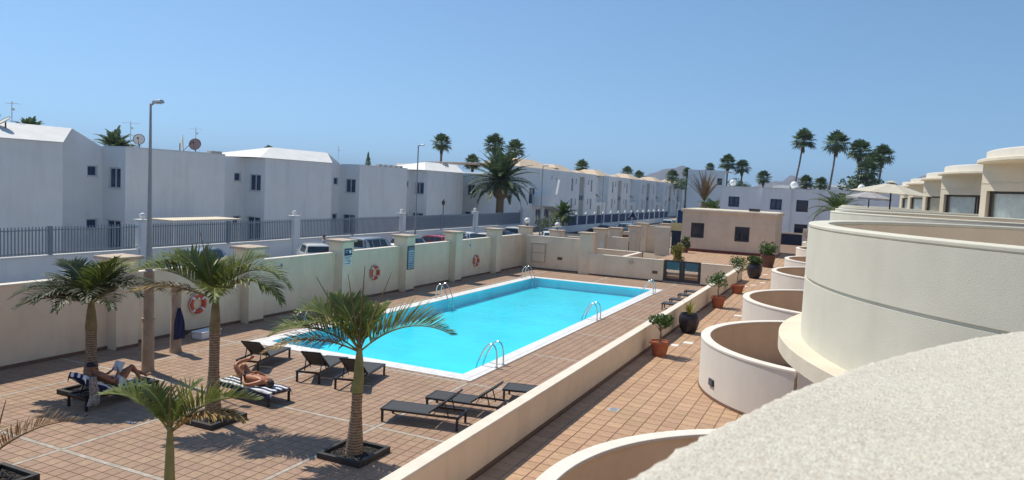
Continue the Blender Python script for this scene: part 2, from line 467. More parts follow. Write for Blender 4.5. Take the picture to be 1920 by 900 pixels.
# ================================================================ SETTING
PX0, PX1, PY0, PY1 = -18.15, -9.52, 18.42, 42.75      # outer edge of the pool coping
CW = .56                                               # coping width
WX0, WX1 = -5.77, -5.53                                # low garden wall
WZ = 0.6                                               # walkway level
def frame_quads(mb, X0, X1, Y0, Y1, hx0, hx1, hy0, hy1, z):
    for a, b, c, d in ((X0, hx0, Y0, Y1), (hx1, X1, Y0, Y1), (hx0, hx1, Y0, hy0), (hx0, hx1, hy1, Y1)):
        mb.quad((a, c, z), (b, c, z), (b, d, z), (a, d, z))

mb = MB(); frame_quads(mb, -9000, 9000, -9000, 9000, PX0 + .3, PX1 - .3, PY0 + .3, PY1 - .3, -.05)
tag(mb.build('ground', M['ground']), kind='structure')
mb = MB(); mb.quad((-33.3, -10, -.03), (-21.1, -10, -.03), (-21.1, 260, -.03), (-33.3, 260, -.03))
tag(mb.build('street', M['asphalt']), kind='structure')
mb = MB(); mb.bx(-35.0, -33.3, -10, 260, -.04, .10)
tag(mb.build('pavement', M['pavement'], bevel=.02), kind='structure')

# ---- deck with its tiles
deck_mb = MB(); frame_quads(deck_mb, -20.9, WX0 + .02, 2.0, 46.4, PX0 + .05, PX1 - .05, PY0 + .05, PY1 - .05, -.010)
deck = tag(deck_mb.build('pool_deck', M['grout']), kind='structure')
def tile_geo(mb, x0, x1, y0, y1, zt, hgt=.012, be=.006):
    vs = [(x0, y0, zt - hgt), (x1, y0, zt - hgt), (x1, y1, zt - hgt), (x0, y1, zt - hgt),
          (x0 + be, y0 + be, zt), (x1 - be, y0 + be, zt), (x1 - be, y1 - be, zt), (x0 + be, y1 - be, zt)]
    mb.add(vs, [(4, 5, 6, 7), (0, 1, 5, 4), (1, 2, 6, 5), (2, 3, 7, 6), (3, 0, 4, 7)])
def lay_tiles(floor, rects, material, zt, limit=300, blocked=None):
    """the tiles that show largest become single parts, the rest one joined part"""
    sc = []
    for r in rects:
        cx, cy = (r[0] + r[1]) / 2, (r[2] + r[3]) / 2
        u, v, f = px((cx, cy, zt))
        vis = 5 < u < 1915 and 5 < v < 895 and f > 0 and not (blocked and blocked(u, v))
        sc.append((0 if vis else 1, f if f > 0 else 999, r))
    order = sorted(range(len(sc)), key=lambda i: sc[i][:2])
    single = set(i for i in order[:limit] if sc[i][0] == 0)
    cache = {}
    rest = MB()
    for i, (_, _, r) in enumerate(sc):
        if i in single:
            k = (round(r[1] - r[0], 3), round(r[3] - r[2], 3))
            if k not in cache:
                t = MB(); tile_geo(t, -k[0] / 2, k[0] / 2, -k[1] / 2, k[1] / 2, 0); cache[k] = t.mesh('tile', material)
            o = link('tile', cache[k], floor); o.location = ((r[0] + r[1]) / 2, (r[2] + r[3]) / 2, zt)
        else: tile_geo(rest, r[0], r[1], r[2], r[3], zt)
    tag(rest.build('far_tiles', material, floor, fix=False), kind='stuff')
def clip_pool(r):
    x0, x1, y0, y1 = r
    if x1 <= PX0 or x0 >= PX1 or y1 <= PY0 or y0 >= PY1: return r
    opts = [(x0, min(x1, PX0), y0, y1), (max(x0, PX1), x1, y0, y1), (x0, x1, y0, min(y1, PY0)), (x0, x1, max(y0, PY1), y1)]
    best = None
    for o in opts:
        if o[1] - o[0] > .04 and o[3] - o[2] > .04:
            a = (o[1] - o[0]) * (o[3] - o[2])
            if best is None or a > best[0]: best = (a, o)
    return best[1] if best else None
rects = []; strips = MB()
SX = [-22.85, -18.4, -13.95, -9.5, -5.05]
SY = [.28, 4.76, 9.24, 13.72, 18.2, 22.7, 27.2, 31.7, 36.2, 40.7, 45.2, 49.7]
G = .008
for i in range(4):
    for j in range(len(SY) - 1):
        x0, x1 = SX[i] + .06, SX[i + 1] - .06; y0, y1 = SY[j] + .06, SY[j + 1] - .06
        nx = ny = 16; dx = (x1 - x0) / nx; dy = (y1 - y0) / ny
        for a in range(nx):
            for b in range(ny):
                off = dy / 2 if a % 2 else 0
                r = [x0 + a * dx + G / 2, x0 + (a + 1) * dx - G / 2, y0 + b * dy + G / 2, y0 + (b + 1) * dy - G / 2]
                if r[3] < 2.2 or r[2] > 46.3 or r[1] < -20.85 or r[0] > WX0: continue
                r[0] = max(r[0], -20.85); r[1] = min(r[1], WX0 - .005); r[3] = min(r[3], 46.3)
                if r[1] - r[0] < .03 or r[3] - r[2] < .03: continue
                q = clip_pool(r)
                if q: rects.append(q)
lay_tiles(deck, rects, M['deck_tile'], 0.0)
def strip_piece(x0, x1, y0, y1):
    q = clip_pool((x0, x1, y0, y1))
    if not q: return
    mb = MB(); tile_geo(mb, q[0], q[1], q[2], q[3], .001, .012, .004); mb.build('strip', M['strip'], deck)
for x in (-18.4, -13.95, -9.5):
    for j in range(len(SY) - 1):
        if SY[j + 1] < 3 or SY[j] > 46: continue
        if PX0 - .2 < x < PX1 + .2 and PY0 - .5 < (SY[j] + SY[j + 1]) / 2 < PY1: continue
        strip_piece(x - .055, x + .055, max(SY[j], 2.2), min(SY[j + 1] - .005, 46.3))
for y in SY[1:-1]:
    for i in range(4):
        a, b = max(SX[i] + .06, -20.85), min(SX[i + 1] - .06, WX0 - .005)
        if PY0 - .1 < y < PY1 and i in (1, 2): continue
        strip_piece(a, b, y - .055, y + .055)

# ---- pool
basin = MB()
ix0, ix1, iy0, iy1, pz = PX0 + CW - .06, PX1 - CW + .06, PY0 + CW - .06, PY1 - CW + .06, -.55
basin.quad((ix0, iy0, pz), (ix1, iy0, pz), (ix1, iy1, pz), (ix0, iy1, pz))
basin.quad((ix0, iy0, pz), (ix0, iy1, pz), (ix0, iy1, -.02), (ix0, iy0, -.02))
basin.quad((ix1, iy0, pz), (ix1, iy0, -.02), (ix1, iy1, -.02), (ix1, iy1, pz))
basin.quad((ix0, iy0, pz), (ix0, iy0, -.02), (ix1, iy0, -.02), (ix1, iy0, pz))
basin.quad((ix0, iy1, pz), (ix1, iy1, pz), (ix1, iy1, -.02), (ix0, iy1, -.02))
pool = tag(basin.build('swimming_pool', M['pool_tile'], fix=False), kind='structure')
wat = MB(); wat.quad((ix0, iy0, -.055), (ix1, iy0, -.055), (ix1, iy1, -.055), (ix0, iy1, -.055))
tag(wat.build('pool_water', M['water']), kind='structure')
def coping_row(x0, x1, y0, y1, along):
    L = (x1 - x0) if along == 'x' else (y1 - y0); n = max(1, round(L / .62))
    m1 = MB()
    if along == 'x': m1.bx(-L / n / 2 + .003, L / n / 2 - .003, -(y1 - y0) / 2, (y1 - y0) / 2, -.05, 0)
    else: m1.bx(-(x1 - x0) / 2, (x1 - x0) / 2, -L / n / 2 + .003, L / n / 2 - .003, -.05, 0)
    me = m1.mesh('coping_stone', M['coping'])
    for i in range(n):
        o = link('coping_stone', me, pool, .006)
        o.location = (x0 + (i + .5) * L / n, (y0 + y1) / 2, .014) if along == 'x' else ((x0 + x1) / 2, y0 + (i + .5) * L / n, .014)
for band, (a, b) in enumerate(((0, .19), (.20, CW))):
    coping_row(PX0 + a, PX1 - a, PY0 + a, PY0 + b, 'x'); coping_row(PX0 + a, PX1 - a, PY1 - b, PY1 - a, 'x')
    coping_row(PX0 + a, PX0 + b, PY0 + b + .004, PY1 - b - .004, 'y'); coping_row(PX1 - b, PX1 - a, PY0 + b + .004, PY1 - b - .004, 'y')

# ---- raised walkway and terrace
wmb = MB()
wmb.bx(WX1 - .01, 10, -6, 46.5, -.04, WZ - .011); wmb.bx(-13.3, -10.42, 46.71, 92, -.04, WZ - .012); wmb.bx(-10.42, -8.02, 47.66, 92, -.04, WZ - .012); wmb.bx(-8.02, 10, 46.71, 92, -.04, WZ - .012)
walk = tag(wmb.build('walkway', M['grout']), kind='structure')
rects = []
TX, TY = .358, .345
for i in range(42):
    for j in range(210):
        r = [WX1 + .02 - 21 * TX + i * TX + .007, WX1 + .02 - 21 * TX + (i + 1) * TX - .007, 5.0 + j * TY + .008, 5.0 + (j + 1) * TY - .008]
        if r[2] < 46.6 and r[0] < WX1 + .01: continue
        if r[2] > 67 and r[0] < -5.4: continue
        if r[2] < 47.7 and r[1] > -10.45 and r[0] < -8.0: continue
        if r[0] < -13.3 or r[0] > 6.8 or r[2] > 72: continue
        rects.append(r)
WHITE = [(-4.85, 24.45), (-4.45, 25.3), (-3.86, 32.4), (-4.9, 43.6), (-4.5, 44.6), (-4.1, 46.2), (-7.4, 57.7), (-7.0, 58.1), (-6.3, 58.5), (-4.5, 51.5)]
def is_white(r): return any(r[0] <= w[0] < r[1] and r[2] <= w[1] < r[3] for w in WHITE)
for r in rects:
    if is_white(r):
        t = MB(); tile_geo(t, r[0], r[1], r[2], r[3], WZ + .001); t.build('replacement_tile', M['white_tile'], walk)
lay_tiles(walk, [r for r in rects if not is_white(r)], M['walk_tile'], WZ, 300, lambda u, v: v > 900 - (u - 1020) * .36 or u < 720)
d = MB(); d.bx(-4.72, -4.46, 16.1, 16.36, WZ - .01, WZ + .006); dr = d.build('drain_cover', M['plate_grey'], walk)
d = MB(); d.lathe([(.095, 0), (.095, .006), (.07, .006), (.07, .002), (.0, .002)], (-4.59, 16.23, WZ + .006), 20); d.build('drain_grate', M['grey_steel'], dr, True)

# ---- walls round the deck
wall = thing('boundary_wall', 'long beige rendered pool wall with flat-capped pillars along the street side', 'wall')
PYS = [4.9, 10.25, 15.6, 21.13, 26.75, 31.98, 37.2, 42.6, 47.7]
for i, y in enumerate(PYS):
    if i < len(PYS) - 1:
        y2 = PYS[i + 1]
        mb = MB(); mb.bx(-20.98, -20.76, y + .39, y2 - .39, -.04, 2.30)
        pn = mb.build('wall_panel', M['wall_beige'], wall, bevel=.01)
        mb = MB(); mb.bx(-21.02, -20.72, y + .39, y2 - .39, 2.302, 2.36); mb.build('coping', M['wall_top'], pn, bevel=.01)
        mb = MB(); mb.bx(-20.76, -20.745, y + .39, y2 - .39, .0, .10); mb.build('skirting', M['skirt'], pn)
    mb = MB(); mb.bx(-21.15, -20.35, y - .39, y + .39, -.04, 2.82)
    pl = mb.build('pillar', M['wall_beige'], wall, bevel=.012)
    mb = MB(); mb.bx(-21.27, -20.23, y - .51, y + .51, 2.822, 2.93); mb.build('cap', M['cap_stone'], pl, bevel=.02)
    mb = MB(); mb.bx(-20.348, -20.335, y - .39, y + .39, .0, .10); mb.build('skirting', M['skirt'], pl)
def plain_wall(th, x0, x1, y0, y1, z0, z1, m='wall_beige', over=.03, top=.06, name='wall_panel', skirt=None):
    mb = MB(); mb.bx(x0, x1, y0, y1, z0, z1 - top); w = mb.build(name, M[m], th, bevel=.01)
    mb = MB(); mb.bx(x0 - over, x1 + over, y0 - over, y1 + over, z1 - top + .002, z1); mb.build('coping', M['wall_top'], w, bevel=.01)
    if skirt: mb = MB(); mb.bx(*skirt); mb.build('skirting', M['skirt'], w)
    return w
th = thing('cross_wall', 'beige rendered wall closing the far end of the pool deck', 'wall')
plain_wall(th, -20.3, -16.3, 47.0, 47.22, -.04, 2.34, skirt=(-20.3, -16.3, 46.985, 47.0, 0, .1))
mb = MB(); mb.bx(-16.3, -15.45, 46.75, 47.5, -.04, 2.72); pl = mb.build('pillar', M['wall_beige'], th, bevel=.012)
mb = MB(); mb.bx(-16.42, -15.33, 46.63, 47.62, 2.722, 2.83); mb.build('cap', M['cap_stone'], pl, bevel=.02)
plain_wall(th, -15.45, -10.42, 46.5, 46.72, -.04, 1.44, skirt=(-15.45, -10.42, 46.485, 46.5, 0, .1))
plain_wall(th, -8.02, WX1, 46.5, 46.72, -.04, 1.44, skirt=(-8.02, WX0, 46.485, 46.5, 0, .1))
# glazed gate
th = thing('glass_gate', 'dark framed double gate with half frosted glass in the cross wall', 'gate', (-9.22, 46.6, 0))
mb = MB(); mb.bx(-1.17, 1.17, -.08, .08, .0, .10); mb.build('threshold', M['strip'], th)
for s, (a, b) in enumerate(((-1.17, -.01), (.01, 1.17))):
    mb = MB(); mb.bx(a, a + .16, -.05, .05, .10, 1.46); mb.bx(b - .16, b, -.05, .05, .10, 1.46); mb.bx(a + .16, b - .16, -.05, .05, .10, .28); mb.bx(a + .16, b - .16, -.05, .05, 1.36, 1.46)
    lf = mb.build('leaf_frame', M['win_frame'], th, bevel=.008)
    mb = MB(); mb.bx(a + .16, b - .16, -.006, .006, .28, .84); mb.build('pane', M['gate_glass'], lf)
    mb = MB(); mb.bx(a + .16, b - .16, -.012, .012, .84, 1.36); mb.build('frosted_pane', M['gate_frost'], lf)
    mb = MB(); mb.bar((b - .2 if s == 0 else a + .2, -.09, .75), (b - .2 if s == 0 else a + .2, -.09, 1.0), .02); mb.build('handle', M['steel'], lf)
# steps behind the gate up to the terrace
th = thing('gate_steps', 'tiled steps rising behind the glass gate to the terrace', 'steps', (-9.2, 46.75, 0))
for k in range(3):
    mb = MB(); mb.bx(-1.15, 1.15, .02 + k * .3, .32 + k * .3 if k < 2 else .92, 0, .2 * (k + 1) - (.012 if k == 2 else 0)); mb.build('step', M['walk_tile'], th)
# low wall between deck and walkway
th = thing('garden_wall', 'low pinkish beige wall between the pool deck and the raised walkway', 'wall')
mb = MB(); mb.bx(WX0, WX1, 3.0, 46.5, -.04, 1.36); w = mb.build('wall_panel', M['wall_beige'], th, bevel=.008)
mb = MB(); mb.bx(WX0 - .012, WX1 + .012, 3.0, 46.5, 1.362, 1.42); mb.build('coping', M['wall_top'], w, bevel=.012)
mb = MB(); mb.bx(WX1 + .001, WX1 + .016, 3.0, 46.5, WZ, WZ + .09); mb.build('skirting', M['skirt'], w)

# ================================================================ apartment row with round balconies on the right
UY = [-.09, 8.68, 20.62, 29.43, 41.25, 50.28, 62.0, 71.0]
LBL = ['terrace apartment in the foreground with the rough white parapet seen from above',
       'terrace apartment with the largest round white balcony right of the walkway',
       'terrace apartment with the walled round patio that has a small dark wall light',
       'terrace apartment with grey curtained glazing at the right edge of the picture',
       'terrace apartment with an open dark glazed door, second curved roof from the right',
       'terrace apartment with a beige blind in its window, third curved roof from the right',
       'terrace apartment behind the pale open parasol, fourth curved roof from the right',
       'farthest terrace apartment of the round balcony row']
RCX, RR = .50, 3.87
BCX, BR = 3.80, 4.16
for k, cy in enumerate(UY):
    th = thing('terrace_apartment', LBL[k], 'apartment', (0, cy, 0), 0, 'terrace apartments with round balconies')
    top = 5.40 if k == 0 else 5.467
    A0, A1 = radians(68), radians(251)
    # ground floor patio
    mb = MB(); mb.arcwall(RCX, 0, RR - .2, RR, WZ - .02, WZ + 1.28, A0, A1, 64, 0, 1)
    pw = mb.build('patio_wall', [M['plaster_fine'], M['plaster_in_bounce']], th, True)
    mb = MB(); mb.arcwall(RCX, 0, RR - .235, RR + .015, WZ + 1.282, WZ + 1.345, A0, A1, 64); mb.build('coping', M['rim'], pw, True, bevel=.012)
    mb = MB(); mb.arcwall(RCX, 0, RR + .001, RR + .014, WZ, WZ + .075, A0, A1, 64); mb.build('skirting', M['skirt'], pw, True)
    mb = MB(); mb.bx(-.68, 8.6, -3.72, -3.5, WZ - .02, 4.02); mb.build('party_wall', M['plaster_fine'], th)
    mb = MB(); mb.bx(3.6, 3.8, -3.5, 4.2, WZ - .02, 4.02); mb.build('ground_floor_wall', M['plaster_fine'], th)
    if k == 2:
        a = radians(213); c = Vector((RCX + (RR + .01) * cos(a), (RR + .01) * sin(a), WZ + .42))
        mb = MB(); mb.box(c, (.05, .27, .17), a); lt = mb.build('wall_light', M['win_frame'], th, bevel=.01)
        mb = MB(); mb.box(c + Vector((cos(a), sin(a), 0)) * .03, (.01, .2, .11), a); mb.build('lens', M['house_glass'], lt)
    # upper floor balcony
    A0, A1 = radians(60), radians(300)
    BR = 4.08 if k == 0 else 4.16
    ri = BR - (.66 if k == 0 else .20)
    mb = MB(); mb.arcwall(BCX, 0, ri, BR, 4.03, 4.885, A0, A1, 72, 0, 1); mb.arcwall(BCX, 0, ri, BR - .018, 4.885, 4.915, A0, A1, 72, 0, 1)
    mb.arcwall(BCX, 0, ri, BR, 4.915, top - .045, A0, A1, 72, 0, 1)
    bw = mb.build('balcony_wall', [M['plaster'], M['plaster_in_bounce']], th, True)
    if k:
        mb = MB(); mb.arcwall(BCX, 0, ri - .004, BR, top - .043, top, A0, A1, 96); mb.build('coping', M['plaster'], bw, True, bevel=.012)
    else:
        # the parapet right below the camera: rough trowelled top
        mb = MB(); prof = [(BR + .001, top - .06), (BR + .001, top - .03), (BR - .002, top - .015), (BR - .008, top - .006), (BR - .018, top)] + [(BR - .018 - .0107 * q_, top) for q_ in range(1, 60)] + [(ri, top - .01), (ri - .003, top - .06)]
        n_ = 760; vs = []; m_ = len(prof); b0, b1 = radians(100), radians(200)
        for i in range(n_ + 1):
            a = b0 + (b1 - b0) * i / n_
            for r_, z_ in prof:
                p_ = Vector((BCX + r_ * cos(a), r_ * sin(a), z_))
                d_ = .0022 * noise.fractal(p_ * 70, .7, 2.0, 4) + .0015 * noise.noise(p_ * 14) + .0022 * max(0, noise.noise(p_ * 110))
                vs.append((p_.x + d_ * cos(a) * .8, p_.y + d_ * sin(a) * .8, p_.z + d_))
        mb.add(vs, [(i * m_ + j, (i + 1) * m_ + j, (i + 1) * m_ + j + 1, i * m_ + j + 1) for i in range(n_) for j in range(m_ - 1)])
        mb.build('coping', M['parapet'], bw, True, fix=False, angle=180)
        mb = MB(); mb.arcwall(BCX, 0, ri, BR, top - .043, top, radians(200.05), A1, 50); mb.arcwall(BCX, 0, ri, BR, top - .043, top, A0, radians(99.95), 30); mb.build('coping', M['parapet'], bw, True)
    mb = MB(); mb.arcwall(BCX, 0, .02, BR + .22, 4.12, 4.27, A0, A1, 72)
    mb.v = [(x, y, z) for x, y, z in mb.v]; mb.build('ledge', M['ledge'], th, True, bevel=.015)
    # upper room: angled glazed front under a curved roof
    p0 = Vector((4.16, 0)); u = Vector((.53, -.848)); n = Vector((-.848, -.53)); Lw = 6.6
    mb = MB()
    mb.holes(p0, u, n, 0, Lw, 4.28, 7.22, [(.26, 5.6, 4.30, 6.32)], .22)
    pb = p0 - n * .25
    mb.quad((p0.x, p0.y, 4.28), (p0.x, p0.y, 7.22), (pb.x + .3, pb.y, 7.22), (pb.x + .3, pb.y, 4.28))
    fw = mb.build('facade', M['room_wall'], th, fix=False)
    q = lambda a, z, d: (p0.x + u.x * a - n.x * d, p0.y + u.y * a - n.y * d, z)
    mb = MB(); mb.bar(q(0, 6.58, -.004), q(Lw, 6.58, -.004), .02, .018); mb.build('string_course', M['ledge'], fw)
    mb = MB()
    for a in (.30, 2.15, 3.85, 5.56): mb.bar(q(a, 4.30, .16), q(a, 6.31, .16), .06, .07)
    mb.bar(q(.27, 6.27, .15), q(5.59, 6.27, .15), .06, .08); mb.bar(q(.27, 4.33, .15), q(5.59, 4.33, .15), .06, .06)
    wf = mb.build('window', M['win_frame'], th)
    opens = {3: None, 4: 2}.get(k, None)
    for s, (a, b) in enumerate(((.30, 2.15), (2.15, 3.85), (3.85, 5.56))):
        if k == 4 and s == 1: continue
        mb = MB(); mb.quad(q(a + .03, 4.36, .17), q(b - .03, 4.36, .17), q(b - .03, 6.23, .17), q(a + .03, 6.23, .17)); mb.build('pane', M['glass'], wf)
        mb = MB(); nn = 26; pts = [q(a + .02 + (b - a - .04) * i / nn, 0, .27 + .06 * sin(i * 2.1 + s)) for i in range(nn + 1)]
        for i in range(nn): mb.quad((pts[i][0], pts[i][1], 4.3), (pts[i + 1][0], pts[i + 1][1], 4.3), (pts[i + 1][0], pts[i + 1][1], 6.3), (pts[i][0], pts[i][1], 6.3))
        mb.build('curtain', M['room_wall'] if k == 5 else M['curtain'], wf, True, angle=80)
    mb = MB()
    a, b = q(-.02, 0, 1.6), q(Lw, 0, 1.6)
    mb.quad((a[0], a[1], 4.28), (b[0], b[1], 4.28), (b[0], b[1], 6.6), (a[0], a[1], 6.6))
    mb.build('room_dark_sheet', M['black'], th)  # black sheet paints the unlit room's darkness behind the glazing
    def arc_roof(off, z0, z1, nm, m, sag=1.15, back=6.0):
        pts = []
        for i in range(25):
            t = -.02 + 1.06 * i / 24
            s_ = sag * 4 * t * (1 - t) * (1.0) + off
            pts.append((p0.x + u.x * Lw * t + n.x * s_, p0.y + u.y * Lw * t + n.y * s_))
        e = pts[-1]; s0 = pts[0]
        pts += [(12.5, e[1]), (12.5, s0[1] + .2), (s0[0] + .6, s0[1] + .35)]
        mb = MB(); mb.prism(pts, z0, z1); return mb.build(nm, M[m], th, True, bevel=.03)
    arc_roof(.24, 7.222, 7.36, 'roof_slab', 'ledge'); arc_roof(-.10, 7.362, 7.66, 'roof_parapet', 'plaster_fine')
    mb = MB(); mb.bx(8.2, 12.4, -5.0, 4.0, WZ, 7.2); mb.build('rear_block', M['room_wall'], th)
# ================================================================ buildings
def window(th, o, u, n, r, depth=.14, leaves=2, fm='win_frame', gm='house_glass', fw=.07, sill=False, mull=0):
    """frame + panes standing in an opening of a wall; r=(u0,u1,z0,z1)"""
    a0, a1, z0, z1 = r
    P = lambda a, z, d: (o[0] + u[0] * a - n[0] * d, o[1] + u[1] * a - n[1] * d, z)
    mb = MB(); up = (n[0], n[1], 0)
    d = depth - .035
    e = .004
    mb.bar(P(a0 + fw / 2 + e, z0 + e, d), P(a0 + fw / 2 + e, z1 - e, d), fw, .06, up=up); mb.bar(P(a1 - fw / 2 - e, z0 + e, d), P(a1 - fw / 2 - e, z1 - e, d), fw, .06, up=up)
    mb.bar(P(a0 + fw, z0 + fw / 2 + e, d), P(a1 - fw, z0 + fw / 2 + e, d), fw, .056, up=up); mb.bar(P(a0 + fw, z1 - fw / 2 - e, d), P(a1 - fw, z1 - fw / 2 - e, d), fw, .056, up=up)
    for k in range(1, leaves):
        a = a0 + (a1 - a0) * k / leaves; mb.bar(P(a, z0 + fw, d), P(a, z1 - fw, d), fw, .058, up=up)
    w = mb.build('window', M[fm], th)
    for k in range(leaves):
        b0 = a0 + (a1 - a0) * k / leaves + fw * .5; b1 = a0 + (a1 - a0) * (k + 1) / leaves - fw * .5
        mb = MB(); mb.quad(P(b0, z0 + fw * .6, depth - .02), P(b1, z0 + fw * .6, depth - .02), P(b1, z1 - fw * .6, depth - .02), P(b0, z1 - fw * .6, depth - .02)); mb.build('pane', M[gm], w)
    if sill:
        mb = MB(); mb.bar(P(a0 - .05, z0 - .03, -.03), P(a1 + .05, z0 - .03, -.03), .1, .05); mb.build('sill', M['white_roof'], w)
    return w

HX, HR = -41.0, -43.15
hlab = ['white house with a pale pitched roof at the left edge of the picture', 'white flat roofed house behind the tall street lamp, dishes and aerials on top',
        'white house with a pitched white roof above the white parked hatchback', 'white flat roofed house with a conical tree behind its roof edge',
        'white house with pitched roof behind the second street lamp', 'narrow end house of the white row beside the date palm']
for k in range(6):
    y0 = 19.2 + 12 * k; y1 = y0 + (8 if k < 5 else 3.4); pitched = k % 2 == 0 and k < 5
    th = thing('white_house', hlab[k], 'house', (0, y0, 0), 0, 'white houses across the street')
    L = y1 - y0; zt = 6.95
    mb = MB()
    o, u, n = (HR, 0), (1, 0), (0, -1)
    side = [(.55, 1.72, 4.38, 5.70), (.35, 1.75, .35, 2.38)]
    mb.holes(o, u, n, 0, HX - HR, -.04, zt, side, .18)
    mb.quad((HX, 0, -.04), (HX, L, -.04), (HX, L, zt), (HX, 0, zt)); mb.quad((HX, L, -.04), (HR, L, -.04), (HR, L, zt), (HX, L, zt))
    mb.quad((HX, 0, zt), (HX, L, zt), (-52, L, zt), (-52, 0, zt))
    if k == 0: pass
    mb.build('wall', M['white_paint'], th, fix=False)
    for r in side: window(th, o, u, n, r, .18, 2, 'win_white', 'house_glass', .08, r[2] > 1)
    mb = MB()
    o, u, n = (HR, -4), (0, 1), (1, 0)
    rec = [(3.0, 3.68, 5.08, 5.76), (2.95, 3.70, 1.70, 2.40)]
    mb.holes(o, u, n, 0, 4, -.04, zt, rec, .15)
    if k % 2 == 1:
        mb.add([(HR, -4, zt), (HR, 0, zt), (HR, -1.95, 7.92), (HR, -4, 7.42)], [(0, 1, 2, 3)])
        mb.quad((HR, 0, zt), (HR, -1.95, 7.92), (-52, -1.95, 7.92), (-52, 0, zt))
    mb.quad((HR, -4, zt), (HR, 0, zt), (-52, 0, zt), (-52, -4, zt))
    mb.build('recess_wall', M['white_paint'], th, fix=False)
    for r in rec: window(th, o, u, n, r, .15, 1, 'win_white', 'house_glass', .07, True)
    if pitched:
        mb = MB(); ov = .08
        a0, a1 = -.7, L - .02; r0, r1 = 2.8, L + 2.0
        mb.add([(HX + ov, a0, 7.0), (HX + ov, a1, 7.0), (HR, r1, 7.95), (HR, r0, 7.95), (-48, L + 2.0, 7.0), (-48, r0 - 3, 7.0)], [(0, 1, 2, 3), (3, 2, 4, 5), (0, 3, 5)])
        mb.bx(HX - .2, HX + ov, a0, a1, 6.952, 7.0)
        mb.build('roof', M['white_roof'], th, fix=False)
    else:
        mb = MB(); mb.bx(HX - .22, HX + .0, .0, L, zt + .002, zt + .09); mb.bx(HR, HX - .22, 0, .2, zt + .002, zt + .09); mb.build('roof_edge', M['white_roof'], th)

# the stuccoed block with the rounded balcony and outside stair, and the far row behind it
FX = -41.0
th = thing('stucco_block', 'white apartment block with rounded balcony and outside stair beside the date palm', 'building', (0, 82.6, 0))
mb = MB(); o, u, n = (FX, 0), (0, 1), (1, 0)
hs = [(5.2, 6.5, 3.55, 4.6), (12.2, 14.3, 3.4, 5.6), (8.0, 8.4, 6.6, 7.2), (20.5, 20.9, 7.0, 7.6), (22.4, 22.8, 7.0, 7.4), (14.9, 17.0, .3, 2.6), (18.3, 20.2, .3, 2.6)]
mb.holes(o, u, n, 0, 27.2, -.04, 8.5, hs, .25)
mb.quad((FX, 0, -.04), (FX, 0, 7.3), (-52, 0, 7.3), (-52, 0, -.04)); mb.quad((FX, 0, 8.5), (FX, 27.2, 8.5), (-52, 27.2, 8.5), (-52, 0, 8.5))
mb.build('wall', M['white_paint'], th, fix=False)
for i, r in enumerate(hs): window(th, o, u, n, r, .2, 2 if r[1] - r[0] > 1 else 1, 'shutter' if i == 1 else 'win_white', 'house_glass', .08)
mb = MB(); mb.arcwall(FX + .2, 15.6, 2.05, 2.25, 3.1, 4.7, radians(-95), radians(60), 24); mb.arcwall(FX + .2, 15.6, .02, 2.05, 3.1, 3.3, radians(-95), radians(60), 24); mb.build('round_balcony', M['white_paint'], th, True)
mb = MB(); mb.add([(FX + 1.9, 16.8, 4.7), (FX + 1.9, 24.5, 2.2), (FX + 1.9, 24.5, 1.2), (FX + 1.9, 16.8, 3.1)], [(0, 1, 2, 3)]); mb.add([(FX + 1.7, 16.8, 4.7), (FX + 1.7, 24.5, 2.2), (FX + 1.7, 24.5, 1.2), (FX + 1.7, 16.8, 3.1)], [(3, 2, 1, 0)])
mb.quad((FX + 1.9, 16.8, 4.7), (FX + 1.7, 16.8, 4.7), (FX + 1.7, 24.5, 2.2), (FX + 1.9, 24.5, 2.2)); mb.quad((FX + 1.9, 16.8, 3.1), (FX, 16.8, 3.1), (FX, 24.5, 1.2), (FX + 1.9, 24.5, 1.2)); mb.build('stair_wall', M['white_paint'], th, fix=False)
mb = MB(); mb.bar((FX + 2.2, 17.2, 4.8), (FX + 2.0, 18.6, 7.0), .3, .06); mb.build('awning_pole', M['white_roof'], th)
def pyramid(th, x, y, s, z, h, sy=None):
    sy = sy or s
    mb = MB(); mb.add([(x - s, y - sy, z), (x + s, y - sy, z), (x + s, y + sy, z), (x - s, y + sy, z), (x - s * .35, y - sy * .35, z + h), (x + s * .35, y - sy * .35, z + h), (x + s * .35, y + sy * .35, z + h), (x - s * .35, y + sy * .35, z + h)],
                      [(0, 1, 5, 4), (1, 2, 6, 5), (2, 3, 7, 6), (3, 0, 4, 7), (4, 5, 6, 7), (0, 3, 2, 1)])
    return mb.build('roof', M['roof_tan'], th)
pyramid(th, -45.2, 17, 3.9, 8.502, 1.35, 7.5)
mb = MB(); mb.bx(-44, -43, 25.5, 28.5, 8.502, 9.0); mb.build('roof_unit', M['shutter'], th)
flab = ['first white block of the far row with tall narrow windows', 'second white block of the far row past the round bush', 'third white block of the far row with small roof hut',
        'fourth white block of the far row', 'last white block of the far row before the dry palm']
